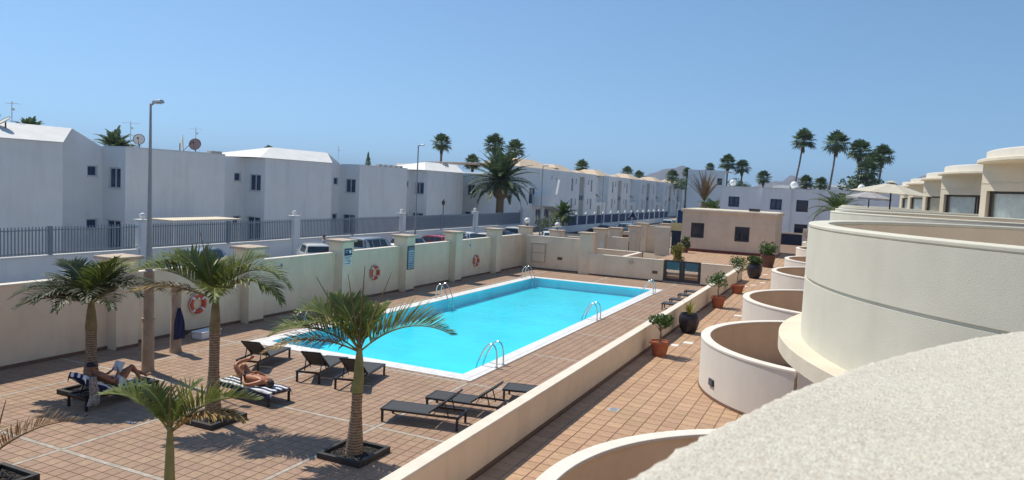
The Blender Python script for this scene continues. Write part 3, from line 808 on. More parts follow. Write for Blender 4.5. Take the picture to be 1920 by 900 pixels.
for k in range(5):
    y0 = 109.8 + 22.7 * k
    th = thing('far_block', flab[k], 'building', (0, y0, 0), 0, 'far row of white blocks')
    mb = MB(); o, u, n = (FX, 0), (0, 1), (1, 0); hs = []
    for z0, z1, za in ((5.42, 7.5, 6.6), (2.3, 4.2, 3.2)):
        hs += [(2.3, 3.1, z0, z1), (4.2, 4.75, za, z1), (10.6, 11.15, za, z1), (12.2, 13.0, z0, z1)]
    hs += [(6.2, 8.8, .6, 7.85)]
    zt = 8.5
    mb.holes(o, u, n, 0, 15.2, -.04, zt, hs, .3)
    mb.quad((FX, 0, -.04), (FX, 0, zt), (-52, 0, zt), (-52, 0, -.04)); mb.quad((FX, 0, zt), (FX, 15.2, zt), (-52, 15.2, zt), (-52, 0, zt))
    mb.quad((FX - 2, 15.2, -.04), (FX - 2, 22.7, -.04), (FX - 2, 22.7, 8.3), (FX - 2, 15.2, 8.3)); mb.quad((FX - 2, 15.2, 8.3), (FX - 2, 22.7, 8.3), (-52, 22.7, 8.3), (-52, 15.2, 8.3))
    mb.build('wall', M['white_paint'], th, fix=False)
    for r in hs[:-1]: window(th, o, u, n, r, .26, 1, 'shutter', 'house_glass', .07)
    mb = MB(); mb.quad((FX - .28, 6.2, .6), (FX - .28, 8.8, .6), (FX - .28, 8.8, 7.85), (FX - .28, 6.2, 7.85)); sp = mb.build('stair_screen', M['plate_grey'], th)
    mb = MB(); mb.bx(FX - .27, FX - .2, 6.3, 8.7, 3.95, 4.7); mb.build('landing_window', M['house_glass'], sp)
    mb = MB(); mb.add([(FX, 15.2, 5.4), (FX, 20.0, 4.4), (FX - 2, 20.0, 4.7), (FX - 2, 15.2, 6.6), (FX, 15.2, 5.2), (FX, 20.0, 4.2)], [(0, 1, 2, 3), (0, 4, 5, 1)]); mb.build('stair_canopy', M['white_roof'], th, fix=False)
    mb = MB(); mb.holes((FX - .4, 15.25), (0, 1), (1, 0), 0, 7.4, -.04, 3.6, [(2.4, 4.2, .3, 2.9)], .3); mb.quad((FX - .4, 15.25, 3.6), (FX - .4, 22.65, 3.6), (FX - 2, 22.65, 3.6), (FX - 2, 15.25, 3.6)); pw = mb.build('porch_wall', M['white_paint'], th, fix=False)
    mb = MB(); mb.quad((FX - .7, 17.6, .3), (FX - .7, 19.5, .3), (FX - .7, 19.5, 2.95), (FX - .7, 17.6, 2.95)); mb.build('door', M['plate_grey'], pw)
    pyramid(th, -45.4, 2.5 if k else 4, 3.0, zt + .002, 1.15, 4.5)
    if k < 4: pyramid(th, -46, 18, 2.4, 8.31, .85, 3.0)

# beige gatehouse beyond the terrace
th = thing('beige_pavilion', 'single storey beige building with two dark windows at the end of the terrace', 'building', (0, 67.1, 0))
mb = MB(); o, u, n = (-13.55, 0), (1, 0), (0, -1)
hs = [(.82, 2.0, 1.84, 3.20), (4.70, 5.96, 1.76, 3.09)]
mb.holes(o, u, n, 0, 8.1, -.04, 4.18, hs, .12); mb.quad((-5.45, 0, -.04), (-5.45, 7, -.04), (-5.45, 7, 4.18), (-5.45, 0, 4.18)); mb.quad((-13.55, 7, -.04), (-13.55, 0, -.04), (-13.55, 0, 4.18), (-13.55, 7, 4.18)); mb.quad((-13.55, 7, -.04), (-5.45, 7, -.04), (-5.45, 7, 4.18), (-13.55, 7, 4.18))
mb.build('wall', M['cream'], th, fix=False)
for r in hs: window(th, o, u, n, r, .1, 2, 'win_frame', 'dark_glass', .11)
mb = MB(); mb.bx(-13.68, -5.32, -.13, 7.13, 4.182, 4.42); rf = mb.build('roof_slab', M['cream'], th, bevel=.03)
mb = MB(); mb.bx(-13.5, -5.5, .1, 6.9, 4.422, 4.46); mb.build('roof_top', M['ledge'], rf)
mb = MB(); mb.bx(-8.0, -7.1, 2.0, 2.6, 4.461, 4.72); mb.build('roof_vent', M['win_frame'], rf)
mb = MB(); mb.bx(-13.55, -5.45, -.05, -.001, WZ, WZ + .24); mb.build('skirting', M['red_strip'], th)
mb = MB()
for z in (2.05 + .6, 3.42): mb.bx(-13.55, -12.78 if z < 3.2 else -5.45, -.004, .004, z, z + .012)
mb.build('render_joint', M['plate_grey'], th)
# dark door with yellow panel beside it
th = thing('yard_door', 'dark metal door under a pale yellow wall panel left of the beige building', 'door', (-14.05, 67.3, WZ))
mb = MB(); mb.bx(-.42, .42, -.03, .03, -.6, 1.75); mb.build('door_leaf', M['navy'], th)
mb = MB(); mb.bx(-.5, .42, -.06, .1, 1.752, 2.45); mb.build('lintel_panel', M['yellow_wall'], th)
mb = MB(); mb.bx(.20, .24, -.09, -.03, .5, .66); mb.build('handle', M['steel'], th)

# white house across the back
th = thing('rear_house', 'long two storey white house with dark windows behind the beige building', 'house', (0, 97, 0))
mb = MB(); n = (0, -1); u = (1, 0)
secs = [(-14.85, -9.75, 0, [(-13.85, -12.5, 4.45, 5.77)]), (-9.75, -6.3, -.35, [(-8.7, -7.33, 4.35, 5.70), (-8.7, -7.33, 1.5, 2.7)]), (-6.3, -3.2, .0, [(-5.65, -4.28, 4.26, 5.72), (-5.7, -4.2, 1.4, 2.72)]), (-3.2, 6.0, .5, [(.9, 2.6, 3.2, 4.4)])]
for a, b, off, hs in secs:
    mb.holes((0, off), u, n, a, b, -.04, 7.0, hs, .14)
    mb.quad((a, off, -.04), (a, 8, -.04), (a, 8, 7.0), (a, off, 7.0)); mb.quad((b, off, -.04), (b, off, 7.0), (b, 8, 7.0), (b, 8, -.04)); mb.quad((a, off, 7.0), (b, off, 7.0), (b, 8, 7.0), (a, 8, 7.0))
mb.build('wall', M['white_paint'], th, fix=False)
for a, b, off, hs in secs:
    for r in hs: window(th, (0, off), u, n, r, .12, 1 if a == -6.3 else 2, 'navy', 'dark_glass' if a == -6.3 else 'house_glass', .12)
    mb = MB(); mb.bx(a + .01, b - .01, off - .03, off + .25, 7.002, 7.10); mb.build('parapet', M['white_roof'], th)
mb = MB(); mb.holes((0, 28), (1, 0), (0, -1), -24.8, -18.6, -.04, 10.0, [(-19.9, -19.1, 7.6, 8.7)], .2); mb.quad((-24.8, 28, -.04), (-24.8, 40, -.04), (-24.8, 40, 10.1), (-24.8, 28, 10.1)); mb.quad((-24.8, 28, 10.0), (-18.6, 28, 10.0), (-18.6, 40, 10.0), (-24.8, 40, 10.0))
t2 = thing('tall_house', 'taller grey white house wall rising behind the dry palm', 'house', (0, 97, 0))
mb.build('wall', M['white_paint'], t2, fix=False); window(t2, (0, 28), (1, 0), (0, -1), (-19.9, -19.1, 7.6, 8.7), .15, 1, 'win_frame', 'dark_glass', .1)
# little far houses under the hills
for x, y, w, h, lb in ((-14, 190, 12, 8.4, 'low far white house behind the rear house roof, left of the two tall palms'), (2.0, 165, 5, 8.6, 'small far white villa with dark veranda below the second tall palm'), (-30, 210, 14, 8.0, 'pale far house below the hill behind the row ends'), (-4, 260, 18, 10.5, 'long far flat house under the middle hill')):
    th = thing('far_house', lb, 'house', (x, y, 0), 0, 'little far houses')
    mb = MB(); hs = [(-w / 2 + 1, -w / 2 + 2.4, h - 2.2, h - .9), (w / 2 - 2.6, w / 2 - 1.0, h - 2.4, h - .9)]
    mb.holes((0, 0), (1, 0), (0, -1), -w / 2, w / 2, -.04, h, hs, .3); mb.quad((-w / 2, 0, -.04), (-w / 2, 8, -.04), (-w / 2, 8, h), (-w / 2, 0, h)); mb.quad((w / 2, 0, -.04), (w / 2, 8, -.04), (w / 2, 8, h), (w / 2, 0, h)); mb.quad((-w / 2, 0, h), (w / 2, 0, h), (w / 2, 8, h), (-w / 2, 8, h))
    mb.build('wall', M['white_paint'], th, fix=False)
    for r in hs: window(th, (0, 0), (1, 0), (0, -1), r, .25, 1, 'win_frame', 'dark_glass', .1)
    mb = MB(); mb.bx(-w / 4, w / 4, 2, 6, h + .002, h + .9); mb.build('roof_hut', M['white_roof'], th)
# low dark sliding gate and block wall right of the beige building
th = thing('car_gate', 'wide dark blue gate in a low cream wall right of the beige building', 'gate', (-5.7, 88, 0))
mb = MB(); mb.bx(-1.45, 1.45, -.05, .05, .45, 1.82); mb.build('gate_leaf', M['navy'], th)
mb = MB(); mb.bx(-1.5, 1.5, -.12, .12, 1.822, 1.98); mb.build('rail', M['cream'], th); mb = MB(); mb.bx(-1.6, 1.6, -.2, .2, -.04, .448); mb.build('plinth', M['strip'], th)
mb = MB(); mb.bx(1.5, 2.4, -.3, .3, -.04, 2.5); pp = mb.build('post', M['wall_beige'], th)
mb = MB(); mb.tube([(1.95 + .22 * cos(a * PI / 8), -.32, 1.9 + .3 * sin(a * PI / 8)) for a in range(16)], .04, 6, closed=True); mb.build('ring_ornament', M['cap_stone'], pp)

# walled yards between terrace and street
th = thing('yard_walls', 'beige stepped yard walls and pillars beyond the cross wall', 'wall')
for x0, x1, y0, y1, z in ((-20.9, -20.65, 48.2, 53, 1.9), (-20.3, -18.6, 55.3, 55.55, 1.9), (-17.4, -15.6, 56.3, 56.55, 2.05), (-16.6, -13.2, 51.8, 52.05, 1.38), (-18.1, -16.6, 62.6, 62.85, 2.2), (-17.6, -15.2, 69.6, 69.85, 2.55), (-15.9, -14.6, 66.9, 67.1, 2.6), (-13.45, -13.2, 47.3, 52.05, 1.38)):
    plain_wall(th, x0, x1, y0, y1, -.04, z, over=.03)
for x, y, z in ((-17.9, 56.4, 2.68), (-18.5, 62.7, 2.5), (-17.9, 69.7, 2.75), (-20.6, 53.6, 2.45), (-17.6, 78.5, 2.5), (-21.6, 69.0, 2.0), (-16.9, 63.1, 2.75)):
    mb = MB(); mb.bx(x - .5, x + .5, y - .4, y + .4, -.04, z - .1); p_ = mb.build('pillar', M['wall_beige'], th, bevel=.015)
    mb = MB(); mb.bx(x - .6, x + .6, y - .5, y + .5, z - .098, z); mb.build('cap', M['cap_stone'], p_, bevel=.02)
mb = MB(); mb.box((-17.6, 55.98, 1.35), (.34, .03, .5)); mb.build('number_plate', M['ring_white'], th)

# ---- hills
random.seed(11)
def hill(name, cx, cy, w, d, h, seed):
    rnd = random.Random(seed); nx, ny = 60, 14; mb = MB(); vs = []
    ph = [rnd.uniform(0, 6.28) for _ in range(8)]
    for j in range(ny):
        for i in range(nx):
            s = i / (nx - 1) * 2 - 1; t = j / (ny - 1) * 2 - 1
            e = max(0, 1 - abs(s) ** 1.15) ** 1.15 * max(0, 1 - t * t)
            e *= 1 + .12 * sin(7 * s + ph[0]) + .07 * sin(17 * s + ph[1] + 2 * t) + .04 * sin(33 * s + ph[2] + 5 * t)
            vs.append((cx + s * w, cy + t * d, -6 + h * e))
    mb.add(vs, [(j * nx + i, j * nx + i + 1, (j + 1) * nx + i + 1, (j + 1) * nx + i) for j in range(ny - 1) for i in range(nx - 1)])
    return tag(mb.build(name, M['hill'], None, True, fix=False, angle=180), kind='structure')
hill('hill', -1000, 4600, 560, 500, 175, 1); hill('hill', -330, 4600, 420, 500, 150, 2); hill('hill', 420, 4700, 620, 500, 165, 3); hill('hill', -1750, 5000, 700, 500, 70, 4); hill('hill', 0, 5600, 2600, 500, 95, 6)
# ================================================================ street furniture, fences, cars
FEX = -35.0
def paling_fence(label, y0, y1, posts, m='fence', z0=1.36, z1=2.70, step=.16, mesh_panel=False):
    th = thing('railing_fence', label, 'fence', (FEX, 0, 0), 0, 'street railing on the white wall')
    mb = MB(); mb.bx(-.14, .14, y0, y1, -.04, 1.24); w = mb.build('base_wall', M['white_paint'], th)
    mb = MB(); mb.bx(-.17, .17, y0, y1, 1.242, 1.31); mb.build('coping', M['white_roof'], w)
    mb = MB(); mb.bx(-.03, .03, y0 + .02, y1 - .02, z0 + .04, z0 + .10); mb.bx(-.03, .03, y0 + .02, y1 - .02, z1 - .20, z1 - .14); mb.build('rail', M[m], th)
    mb = MB(); y = y0 + .08
    while y < y1 - .05:
        mb.bx(-.02, .02, y - .025, y + .025, z0, z1 - .06)
        mb.add([(-.02, y - .025, z1 - .06), (.02, y - .025, z1 - .06), (.02, y + .025, z1 - .06), (-.02, y + .025, z1 - .06), (0, y, z1 + .02)], [(0, 1, 4), (1, 2, 4), (2, 3, 4), (3, 0, 4)])
        y += step
    tag(mb.build('palings', M[m], th, fix=False), kind='stuff')
    for yp in posts:
        mb = MB(); mb.bx(-.07, .07, yp - .09, yp + .09, 1.312, z1 + .02); mb.build('post', M[m], th)
GP = [27.7, 39.8, 53.3, 67.0, 79.0]
paling_fence('grey railing on white wall at the left edge behind the deck palms', 14.0, GP[0] - .3, [19.0, 22.6], )
paling_fence('grey railing behind the blue grey parked car', GP[0] + .3, GP[1] - .3, [33.8])
paling_fence('grey railing behind the white hatchback and silver van', GP[1] + .3, GP[2] - .3, [46.4])
paling_fence('grey railing behind the red car and second lamp post', GP[2] + .3, GP[3] - .3, [60.1], step=.11)
paling_fence('grey railing below the date palm trunk', GP[3] + .3, GP[4] - .3, [73.0], step=.11)
for i, y in enumerate(GP):
    th = thing('gate_post', ['white fence post with globe beside the tall lamp post', 'white fence post with globe above the white hatchback', 'white fence post with globe left of the second lamp post', 'white fence post with globe in front of the end house', 'white fence post with globe right of the date palm'][i], 'post', (FEX, y, 0), 0, 'white posts of the railing')
    mb = MB(); mb.bx(-.28, .28, -.28, .28, -.04, 2.86); mb.build('shaft', M['white_paint'], th, bevel=.01)
    mb = MB(); mb.bx(-.33, .33, -.33, .33, 2.862, 2.94); mb.build('cap', M['white_roof'], th, bevel=.01)
    mb = MB(); mb.lathe([(.06, 0), (.06, .06), (.13, .1), (.17, .2), (.13, .31), (0, .36)], (0, 0, 2.94), 14); mb.build('globe', M['globe'], th, True)
# blue fence farther along
th = thing('blue_fence', 'dark blue panel fence with white posts along the far street', 'fence', (-33.4, 0, 0))
mb = MB(); mb.bx(-.15, .15, 84.5, 150, -.04, .85); mb.build('base_wall', M['white_paint'], th)
y = 90.0; k = 0
while y < 150:
    mb = MB(); mb.bx(-.15, .15, y - .18, y + .18, .852, 2.25); p_ = mb.build('post', M['white_paint'], th)
    mb = MB(); mb.lathe([(.26, 0), (.26, .05), (0, .45)], (0, y, 2.252), 8); mb.build('post_cap', M['white_roof'], p_)
    mb = MB(); mb.bx(-.05, .05, y + .18, y + 3.82, .852, 2.1); mb.build('panel', M['blue_fence'], th)
    y += 4.0; k += 1
# dark blue shade structure and white canopy at the end of the street
th = thing('blue_kiosk', 'dark blue framed kiosk under a white canopy at the street end', 'kiosk', (-22.5, 128, 0))
mb = MB(); mb.bx(-4, 1.5, -1.5, 1.5, 0, 3.0); mb.build('body', M['blue_fence'], th)
mb = MB()
for x in (-4.1, -2.2, -.3, 1.5): mb.bx(x, x + .15, -1.62, -1.5, 0, 3.2)
mb.build('posts', M['white_paint'], th)
mb = MB(); mb.bx(-.5, 6.5, -2, 2, 3.22, 4.0); mb.build('canopy', M['white_roof'], th)

# ---- lamp posts
def lamp_post(label, loc, h, rb, rt, arm, base=0, az=0):
    th = thing('lamp_post', label, 'lamp post', loc, az)
    if base:
        mb = MB(); mb.tube([(0, 0, -.03), (0, 0, .1), (0, 0, base * .52), (0, 0, base * .53), (0, 0, base)], [.19, .165, .16, .145, .14], 18); s = mb.build('sleeve', M['pole_base'], th, True)
        mb = MB(); mb.tube([(0, 0, base * .515), (0, 0, base * .535)], [.175, .175], 18); mb.build('clamp', M['pole_base'], s)
    mb = MB(); mb.tube([(0, 0, base), (0, 0, base + .02), (0, 0, base + (h - base) * .12), (0, 0, base + (h - base) * .35), (0, 0, h)], [rb, rb, rb * .82, rb * .58, rt], 12); mb.build('pole', M['pole'], th, True)
    mb = MB(); mb.tube([(0, 0, h - .05), (arm * .3, 0, h + .02), (arm * .4, 0, h + .04)], [rt, rt * .9, rt * .8], 8); mb.build('arm', M['pole'], th, True)
    mb = MB(); mb.add([(arm * .25, -.10, h), (arm * .25, .10, h), (arm, .12, h + .03), (arm, -.12, h + .03), (arm * .25, -.06, h + .10), (arm * .25, .06, h + .10), (arm * .95, .07, h + .12), (arm * .95, -.07, h + .12)],
                      [(0, 1, 2, 3), (4, 7, 6, 5), (0, 4, 5, 1), (1, 5, 6, 2), (2, 6, 7, 3), (3, 7, 4, 0)]); hd = mb.build('lamp_head', M['grey_steel'], th, bevel=.02)
    mb = MB(); mb.bx(arm * .4, arm * .85, -.07, .07, h - .002, h + .012); mb.build('lens', M['globe'], hd)
lamp_post('tall lamp post with thick brown sleeve standing on the pool deck', (-17.6, 14.15, 0), 7.5, .10, .028, .36, 2.85, radians(15))
lamp_post('second lamp post by the street behind the notice board pillar', (-33.0, 52.4, 0), 8.75, .11, .05, .55, 0, radians(10))
lamp_post('slim pale lamp post in front of the stucco block', (-33.0, 80.1, 0), 8.3, .09, .05, .7, 0, radians(15))
lamp_post('far pale lamp post by the blue fence', (-33.2, 104.5, 0), 7.9, .09, .05, .5, 0, radians(15))
th = thing('lantern_post', 'small old style lantern post behind the railing', 'lantern', (-38.0, 65.6, 0))
mb = MB(); mb.tube([(0, 0, -.03), (0, 0, .5), (0, 0, 3.4)], [.09, .06, .04], 8); mb.build('pole', M['win_frame'], th, True)
mb = MB(); mb.lathe([(.05, 0), (.16, .12), (.22, .42), (.10, .46), (.06, .62), (0, .66)], (0, 0, 3.4), 6); mb.build('lantern_head', M['win_frame'], th)
mb = MB(); mb.lathe([(.12, .14), (.19, .40)], (0, 0, 3.395), 6); mb.build('lantern_glass', M['globe'], th)
for x, y, z, lb in ((-20.75, 47.9, 2.94, 'white globe lamp on the corner pillar of the pool wall'), (-20.6, 53.6, 2.47, 'white globe lamp on the second pillar past the pool corner')):
    th = thing('globe_lamp', lb, 'lamp', (x, y, z), 0, 'globe lamps on pillars')
    mb = MB(); mb.lathe([(.09, 0), (.09, .03), (.05, .05), (.05, .2)], n=12); mb.build('stem', M['win_frame'], th)
    mb = MB(); mb.lathe([(0.04, .16)] + [(.21 * sin(a * PI / 10), .37 - .21 * cos(a * PI / 10)) for a in range(1, 10)] + [(0, .58)], n=18); mb.build('globe', M['globe'], th, True)
for x, y, z, r, lb in ((-13.75, 99, 7.1, .42, 'white globe on the left of the rear house roof'), (-6.2, 99, 7.1, .45, 'white globe on the middle of the rear house roof below the tall palm'), (1.54, 99, 7.1, .42, 'white globe on the rear house roof beside the parasol')):
    th = thing('roof_globe', lb, 'globe', (x, y, z), 0, 'globes on the rear house roof')
    mb = MB(); mb.tube([(0, 0, -.1), (0, 0, .25)], .1, 8); mb.build('stem', M['white_roof'], th)
    mb = MB(); mb.lathe([(r * max(.02, sin(a * PI / 10)), r * .9 + .1 - r * cos(a * PI / 10)) for a in range(0, 11)], n=16); mb.build('bulb', M['globe'], th, True)
# road sign
th = thing('road_sign', 'blue and white triangular road sign on the far street', 'sign', (-31.5, 116, 0))
mb = MB(); mb.tube([(0, 0, 0), (0, 0, 2.4)], .04, 6); mb.build('pole', M['grey_steel'], th)
def tri(mb, s, y): mb.add([(-s, y, 1.7 - s * .1), (s, y, 1.7 - s * .1), (0, y, 1.7 + s * 1.5), (-s, y + .03, 1.7 - s * .1), (s, y + .03, 1.7 - s * .1), (0, y + .03, 1.7 + s * 1.5)], [(0, 1, 2), (5, 4, 3), (0, 3, 4, 1), (1, 4, 5, 2), (2, 5, 3, 0)])
mb = MB(); tri(mb, .8, -.05); mb.build('border', M['ring_white'], th)
mb = MB(); tri(mb, .55, -.09); mb.build('face', M['sign_blue'], th)

# ---- shade canopy behind the railing
th = thing('carport_canopy', 'flat pale canopy roof behind the railing below the flat roofed house', 'canopy', (-37.6, 33.6, 0))
mb = MB(); mb.bx(-1.3, 1.3, -2.8, 2.6, 2.62, 2.72); mb.build('roof_sheet', M['ledge'], th)
for y in (-2.6, 2.4):
    for x in (-1.2, 1.2): mb = MB(); mb.bx(x - .05, x + .05, y - .05, y + .05, -.04, 2.62); mb.build('post', M['white_paint'], th)

# ---- cars
def car(label, loc, rz, paint, kind='hatch', L=4.0, W=1.74, Hh=1.48, group='cars parked along the street'):
    th = thing('parked_car', label, 'car', loc, rz, group)
    h = L / 2; w = W / 2
    if kind == 'hatch': pr = [(-1.0, .62, .62), (-.97, .92, .94), (-.93, 1.0, 1.03), (-.74, Hh - .05, 1.0), (-.5, Hh, .98), (.02, Hh - .01, .96), (.12, Hh - .06, .96), (.47, .99, .95), (.6, .93, .92), (.88, .80, .79), (.97, .66, .66), (1.0, .5, .5)]
    elif kind == 'van': pr = [(-1.0, .62, .62), (-.985, 1.0, 1.02), (-.97, 1.05, 1.06), (-.90, Hh - .06, 1.05), (-.8, Hh, 1.04), (.10, Hh, 1.02), (.22, Hh - .07, 1.02), (.58, 1.08, 1.05), (.70, 1.0, .99), (.90, .86, .85), (.98, .7, .7), (1.0, .5, .5)]
    else: pr = [(-1.0, .60, .60), (-.97, .90, .90), (-.72, .98, .97), (-.66, 1.0, .98), (-.42, Hh - .05, .96), (-.25, Hh, .95), (.05, Hh, .94), (.13, Hh - .05, .94), (.45, .95, .92), (.6, .90, .88), (.9, .76, .75), (1.0, .5, .5)]
    vs = []; sec = []
    for f, zt, zb in pr:
        x = f * h; cab = zt - zb
        e = 1 - .10 * max(0, (abs(f) - .75) / .25) ** 2
        wb = w * e; wt = wb - max(.0, cab) * .30 - .03
        z0 = .28 if abs(f) < .95 else .36
        pts = [(0, zt + .015), (wt * .72, zt + .01), (wt, zt - .03), (wb - .02, zb), (wb, zb - .16), (wb - .01, .45), (wb - .06, z0)]
        pts = [(a, max(b, z0)) for a, b in pts]
        sec.append((x, wt, zt, wb, zb))
        row = [(x, -a, b) for a, b in reversed(pts)] + [(x, a, b) for a, b in pts[1:]]
        vs += row
    m = 13; mb = MB(); fs = []
    for i in range(len(pr) - 1):
        for k in range(m - 1): fs.append((i * m + k, i * m + k + 1, (i + 1) * m + k + 1, (i + 1) * m + k))
        fs.append((i * m + m - 1, i * m, (i + 1) * m, (i + 1) * m + m - 1))
    fs.append(tuple(range(m))); fs.append(tuple((len(pr) - 1) * m + k for k in range(m - 1, -1, -1)))
    mb.add(vs, fs); body = mb.build('body', M[paint], th, True, angle=28)
    # glazing, set just proud of the shell
    ci = [i for i, q in enumerate(pr) if q[1] - q[2] > .2]
    i0, i1 = ci[0], ci[-1]
    r0 = sec[i0 - 1] if kind != 'sedan' else sec[i0 - 1]; f1 = sec[i1 + 1]
    def P(s, t, side, off=.012):
        x, wt, zt, wb, zb = s
        return (x, side * ((wb - .02) * (1 - t) + wt * t + off), zb * (1 - t) + (zt - .03) * t)
    xs = [sec[i][0] for i in ci]
    def at(x):
        for i in range(len(sec) - 1):
            if sec[i][0] <= x <= sec[i + 1][0]:
                t = (x - sec[i][0]) / (sec[i + 1][0] - sec[i][0]); return tuple(sec[i][j] * (1 - t) + sec[i + 1][j] * t for j in range(5))
        return sec[-1]
    xa, xb = sec[i0][0], sec[i1][0]
    splits = [(xa - .02, xa + (xb - xa) * .36), (xa + (xb - xa) * .40, xa + (xb - xa) * .72), (xa + (xb - xa) * .76, xb + .20)]
    for side in (-1, 1):
        for j, (p, q) in enumerate(splits):
            A, B = at(p), at(q)
            bot = 0.10; top = .88
            if j == 2: B2 = at(xb - .04)
            else: B2 = B
            A2 = at(p + .10) if j == 0 else A
            mb = MB(); mb.quad(P(A, bot, side), P(B, bot, side), P(B2, top, side), P(A2, top, side)); mb.build('side_window', M['car_glass'], th, fix=False)
    def screen(s0, s1, nm, f0=.12, f1_=.86):
        a = [s0[j] + (s1[j] - s0[j]) * f0 for j in range(5)]; b = [s0[j] + (s1[j] - s0[j]) * f1_ for j in range(5)]
        dx = .014 if s1[0] < s0[0] else -.014
        mb = MB(); wa, wb_ = a[1] - .05, b[1] - .06
        mb.quad((a[0] + dx, -wa, a[2] + .02), (a[0] + dx, wa, a[2] + .02), (b[0] + dx, wb_, b[2] + .02), (b[0] + dx, -wb_, b[2] + .02)); mb.build(nm, M['car_glass'], th, fix=False)
    screen(sec[i1 + 1], sec[i1], 'windscreen'); screen(sec[i0 - 1], sec[i0], 'rear_window')
    for sx in (-.62, .64):
        for sy in (-1, 1):
            R = Matrix.Rotation(PI / 2, 3, 'X')
            mb = MB(); mb.lathe([(.20, -.10), (.30, -.10), (.32, -.06), (.32, .06), (.30, .10), (.20, .10)], (sx * h, sy * (w - .09), .32), 18, rot=R); wl_ = mb.build('wheel', M['rubber'], th, True)
            mb = MB(); mb.lathe([(.0, .07), (.08, .085), (.2, .07), (.21, .05)], (sx * h, sy * (w - .09), .32), 14, rot=Matrix.Rotation(-sy * PI / 2, 3, 'X')); mb.build('rim', M['grey_steel'], wl_, True)
    for sy in (-1, 1):
        mb = MB(); mb.box((-h * .955, sy * (w - .17), .86), (.10, .16, .2)); mb.build('tail_light', M['tail_red'], th, bevel=.02)
        mb = MB(); mb.box((h * .93, sy * (w - .26), .66), (.12, .28, .12)); mb.build('headlight', M['globe'], th, bevel=.02)
        mb = MB(); mb.box((h * .30, sy * (w + .08), .98), (.10, .16, .11)); mb.build('mirror', M[paint], th, bevel=.02)
    mb = MB(); mb.box((-h * .99, 0, .62), (.02, .5, .11)); mb.build('number_plate', M['paper'], th)
    return th
car('blue grey hatchback parked behind the wall between the two deck palms', (-31.8, 29.2, -.03), PI / 2 + .25, 'car_blue', 'hatch', 4.2, 1.78, 1.62)
car('white hatchback with red tail light above the pool wall', (-30.8, 36.9, -.03), PI * .78, 'car_white', 'hatch', 3.8, 1.7, 1.52)
car('silver people carrier seen from the side above the lifebuoy', (-30.2, 42.4, -.03), PI / 2, 'car_silver', 'van', 4.4, 1.8, 1.72)
car('silver estate car behind the people carrier', (-30.2, 47.6, -.03), PI / 2, 'car_silver', 'hatch', 4.3, 1.76, 1.52)
car('red hatchback parked behind the notice board pillar', (-30.6, 51.2, -.03), PI * .98, 'car_red', 'hatch', 3.9, 1.72, 1.48)
car('dark red hatchback right of the red car', (-30.5, 53.4, -.03), PI, 'car_maroon', 'hatch', 3.8, 1.7, 1.46)
car('white van tail just left of the fifth pillar', (-31.0, 55.6, -.03), PI, 'car_white', 'van', 4.2, 1.75, 1.6)
car('white hatchback above the second lifebuoy', (-28.9, 58.6, -.03), PI * .5, 'car_white', 'hatch', 3.9, 1.72, 1.5)
car('dark green car beside the white hatchback above the second lifebuoy', (-30.6, 62.6, -.03), PI, 'car_green', 'hatch', 3.9, 1.72, 1.5)
car('white off roader right of the sixth pillar', (-30.4, 67.6, -.03), PI * .55, 'car_white', 'van', 4.3, 1.8, 1.66)
car('dark car nose between the two globe lamps', (-28.6, 72.5, -.03), PI * .6, 'car_dark', 'hatch', 4.0, 1.74, 1.5)
car('white car front below the first globe lamp', (-26.6, 67.5, -.03), -PI * .35, 'car_white', 'hatch', 3.9, 1.72, 1.4)
car('black saloon parked by the blue fence', (-27.8, 89.4, -.03), PI * .93, 'car_dark', 'sedan', 4.5, 1.78, 1.44)
car('silver hatchback behind the black saloon', (-27.2, 95.5, -.03), PI * .93, 'car_silver', 'hatch', 4.2, 1.76, 1.5)
car('white van far down the street', (-24.5, 112, -.03), PI * .5, 'car_white', 'van', 4.4, 1.8, 1.8)

# ---- aerials and dishes on the white roofs
def dish(label, loc, r, az, m='dish', el=.5, mesh=False):
    th = thing('satellite_dish', label, 'satellite dish', loc, az, 'dishes on the white roofs')
    R = Matrix.Rotation(PI / 2 - el, 3, 'Y')
    mb = MB(); prof = [(0.01, 0)] + [(r * k / 6, r * .22 * (k / 6) ** 2) for k in range(1, 7)]
    mb.lathe(prof, (0, 0, .7), 20, rot=R); ref = mb.build('reflector', M[m], th, True)
    mb = MB(); mb.tube([Vector((0, 0, .7)) + R @ Vector((r * cos(a * PI / 10), r * sin(a * PI / 10), r * .22)) for a in range(20)], .02, 5, closed=True); mb.build('rim', M['win_frame'], ref)
    mb = MB(); mb.tube([(-.05, 0, -.02), (-.05, 0, .7)], .04, 6); mb.tube([(-.05, 0, 0), (-.5, .2, -.02)], .02, 5); mb.build('mast', M['win_frame'], th)
    f = Vector((0, 0, .7)) + R @ Vector((0, 0, r * 1.1)); e = Vector((0, 0, .7)) + R @ Vector((r * .9, 0, r * .2))
    mb = MB(); mb.tube([e, f], .018, 5); mb.box(f, (.09, .09, .12)); mb.build('receiver', M['win_frame'], th)
dish('reddish mesh satellite dish on the flat white roof', (-44, 39.2, 6.97), .42, radians(-60), 'dish_red', .25)
dish('thin white dish seen edge on left of the reddish dish', (-44, 37.9, 6.97), .62, radians(50), 'dish', .05)
dish('pale round dish beside the tall lamp post', (-44, 34.5, 6.97), .36, radians(-50), 'dish', .2)
dish('grey dish lying on the pitched roof at the left edge', (-42.3, 24.8, 7.2), .38, radians(-100), 'dish', .9)
dish('small white dish on the far pitched roof', (-42.6, 73.6, 6.95), .38, radians(-50), 'dish', .3)
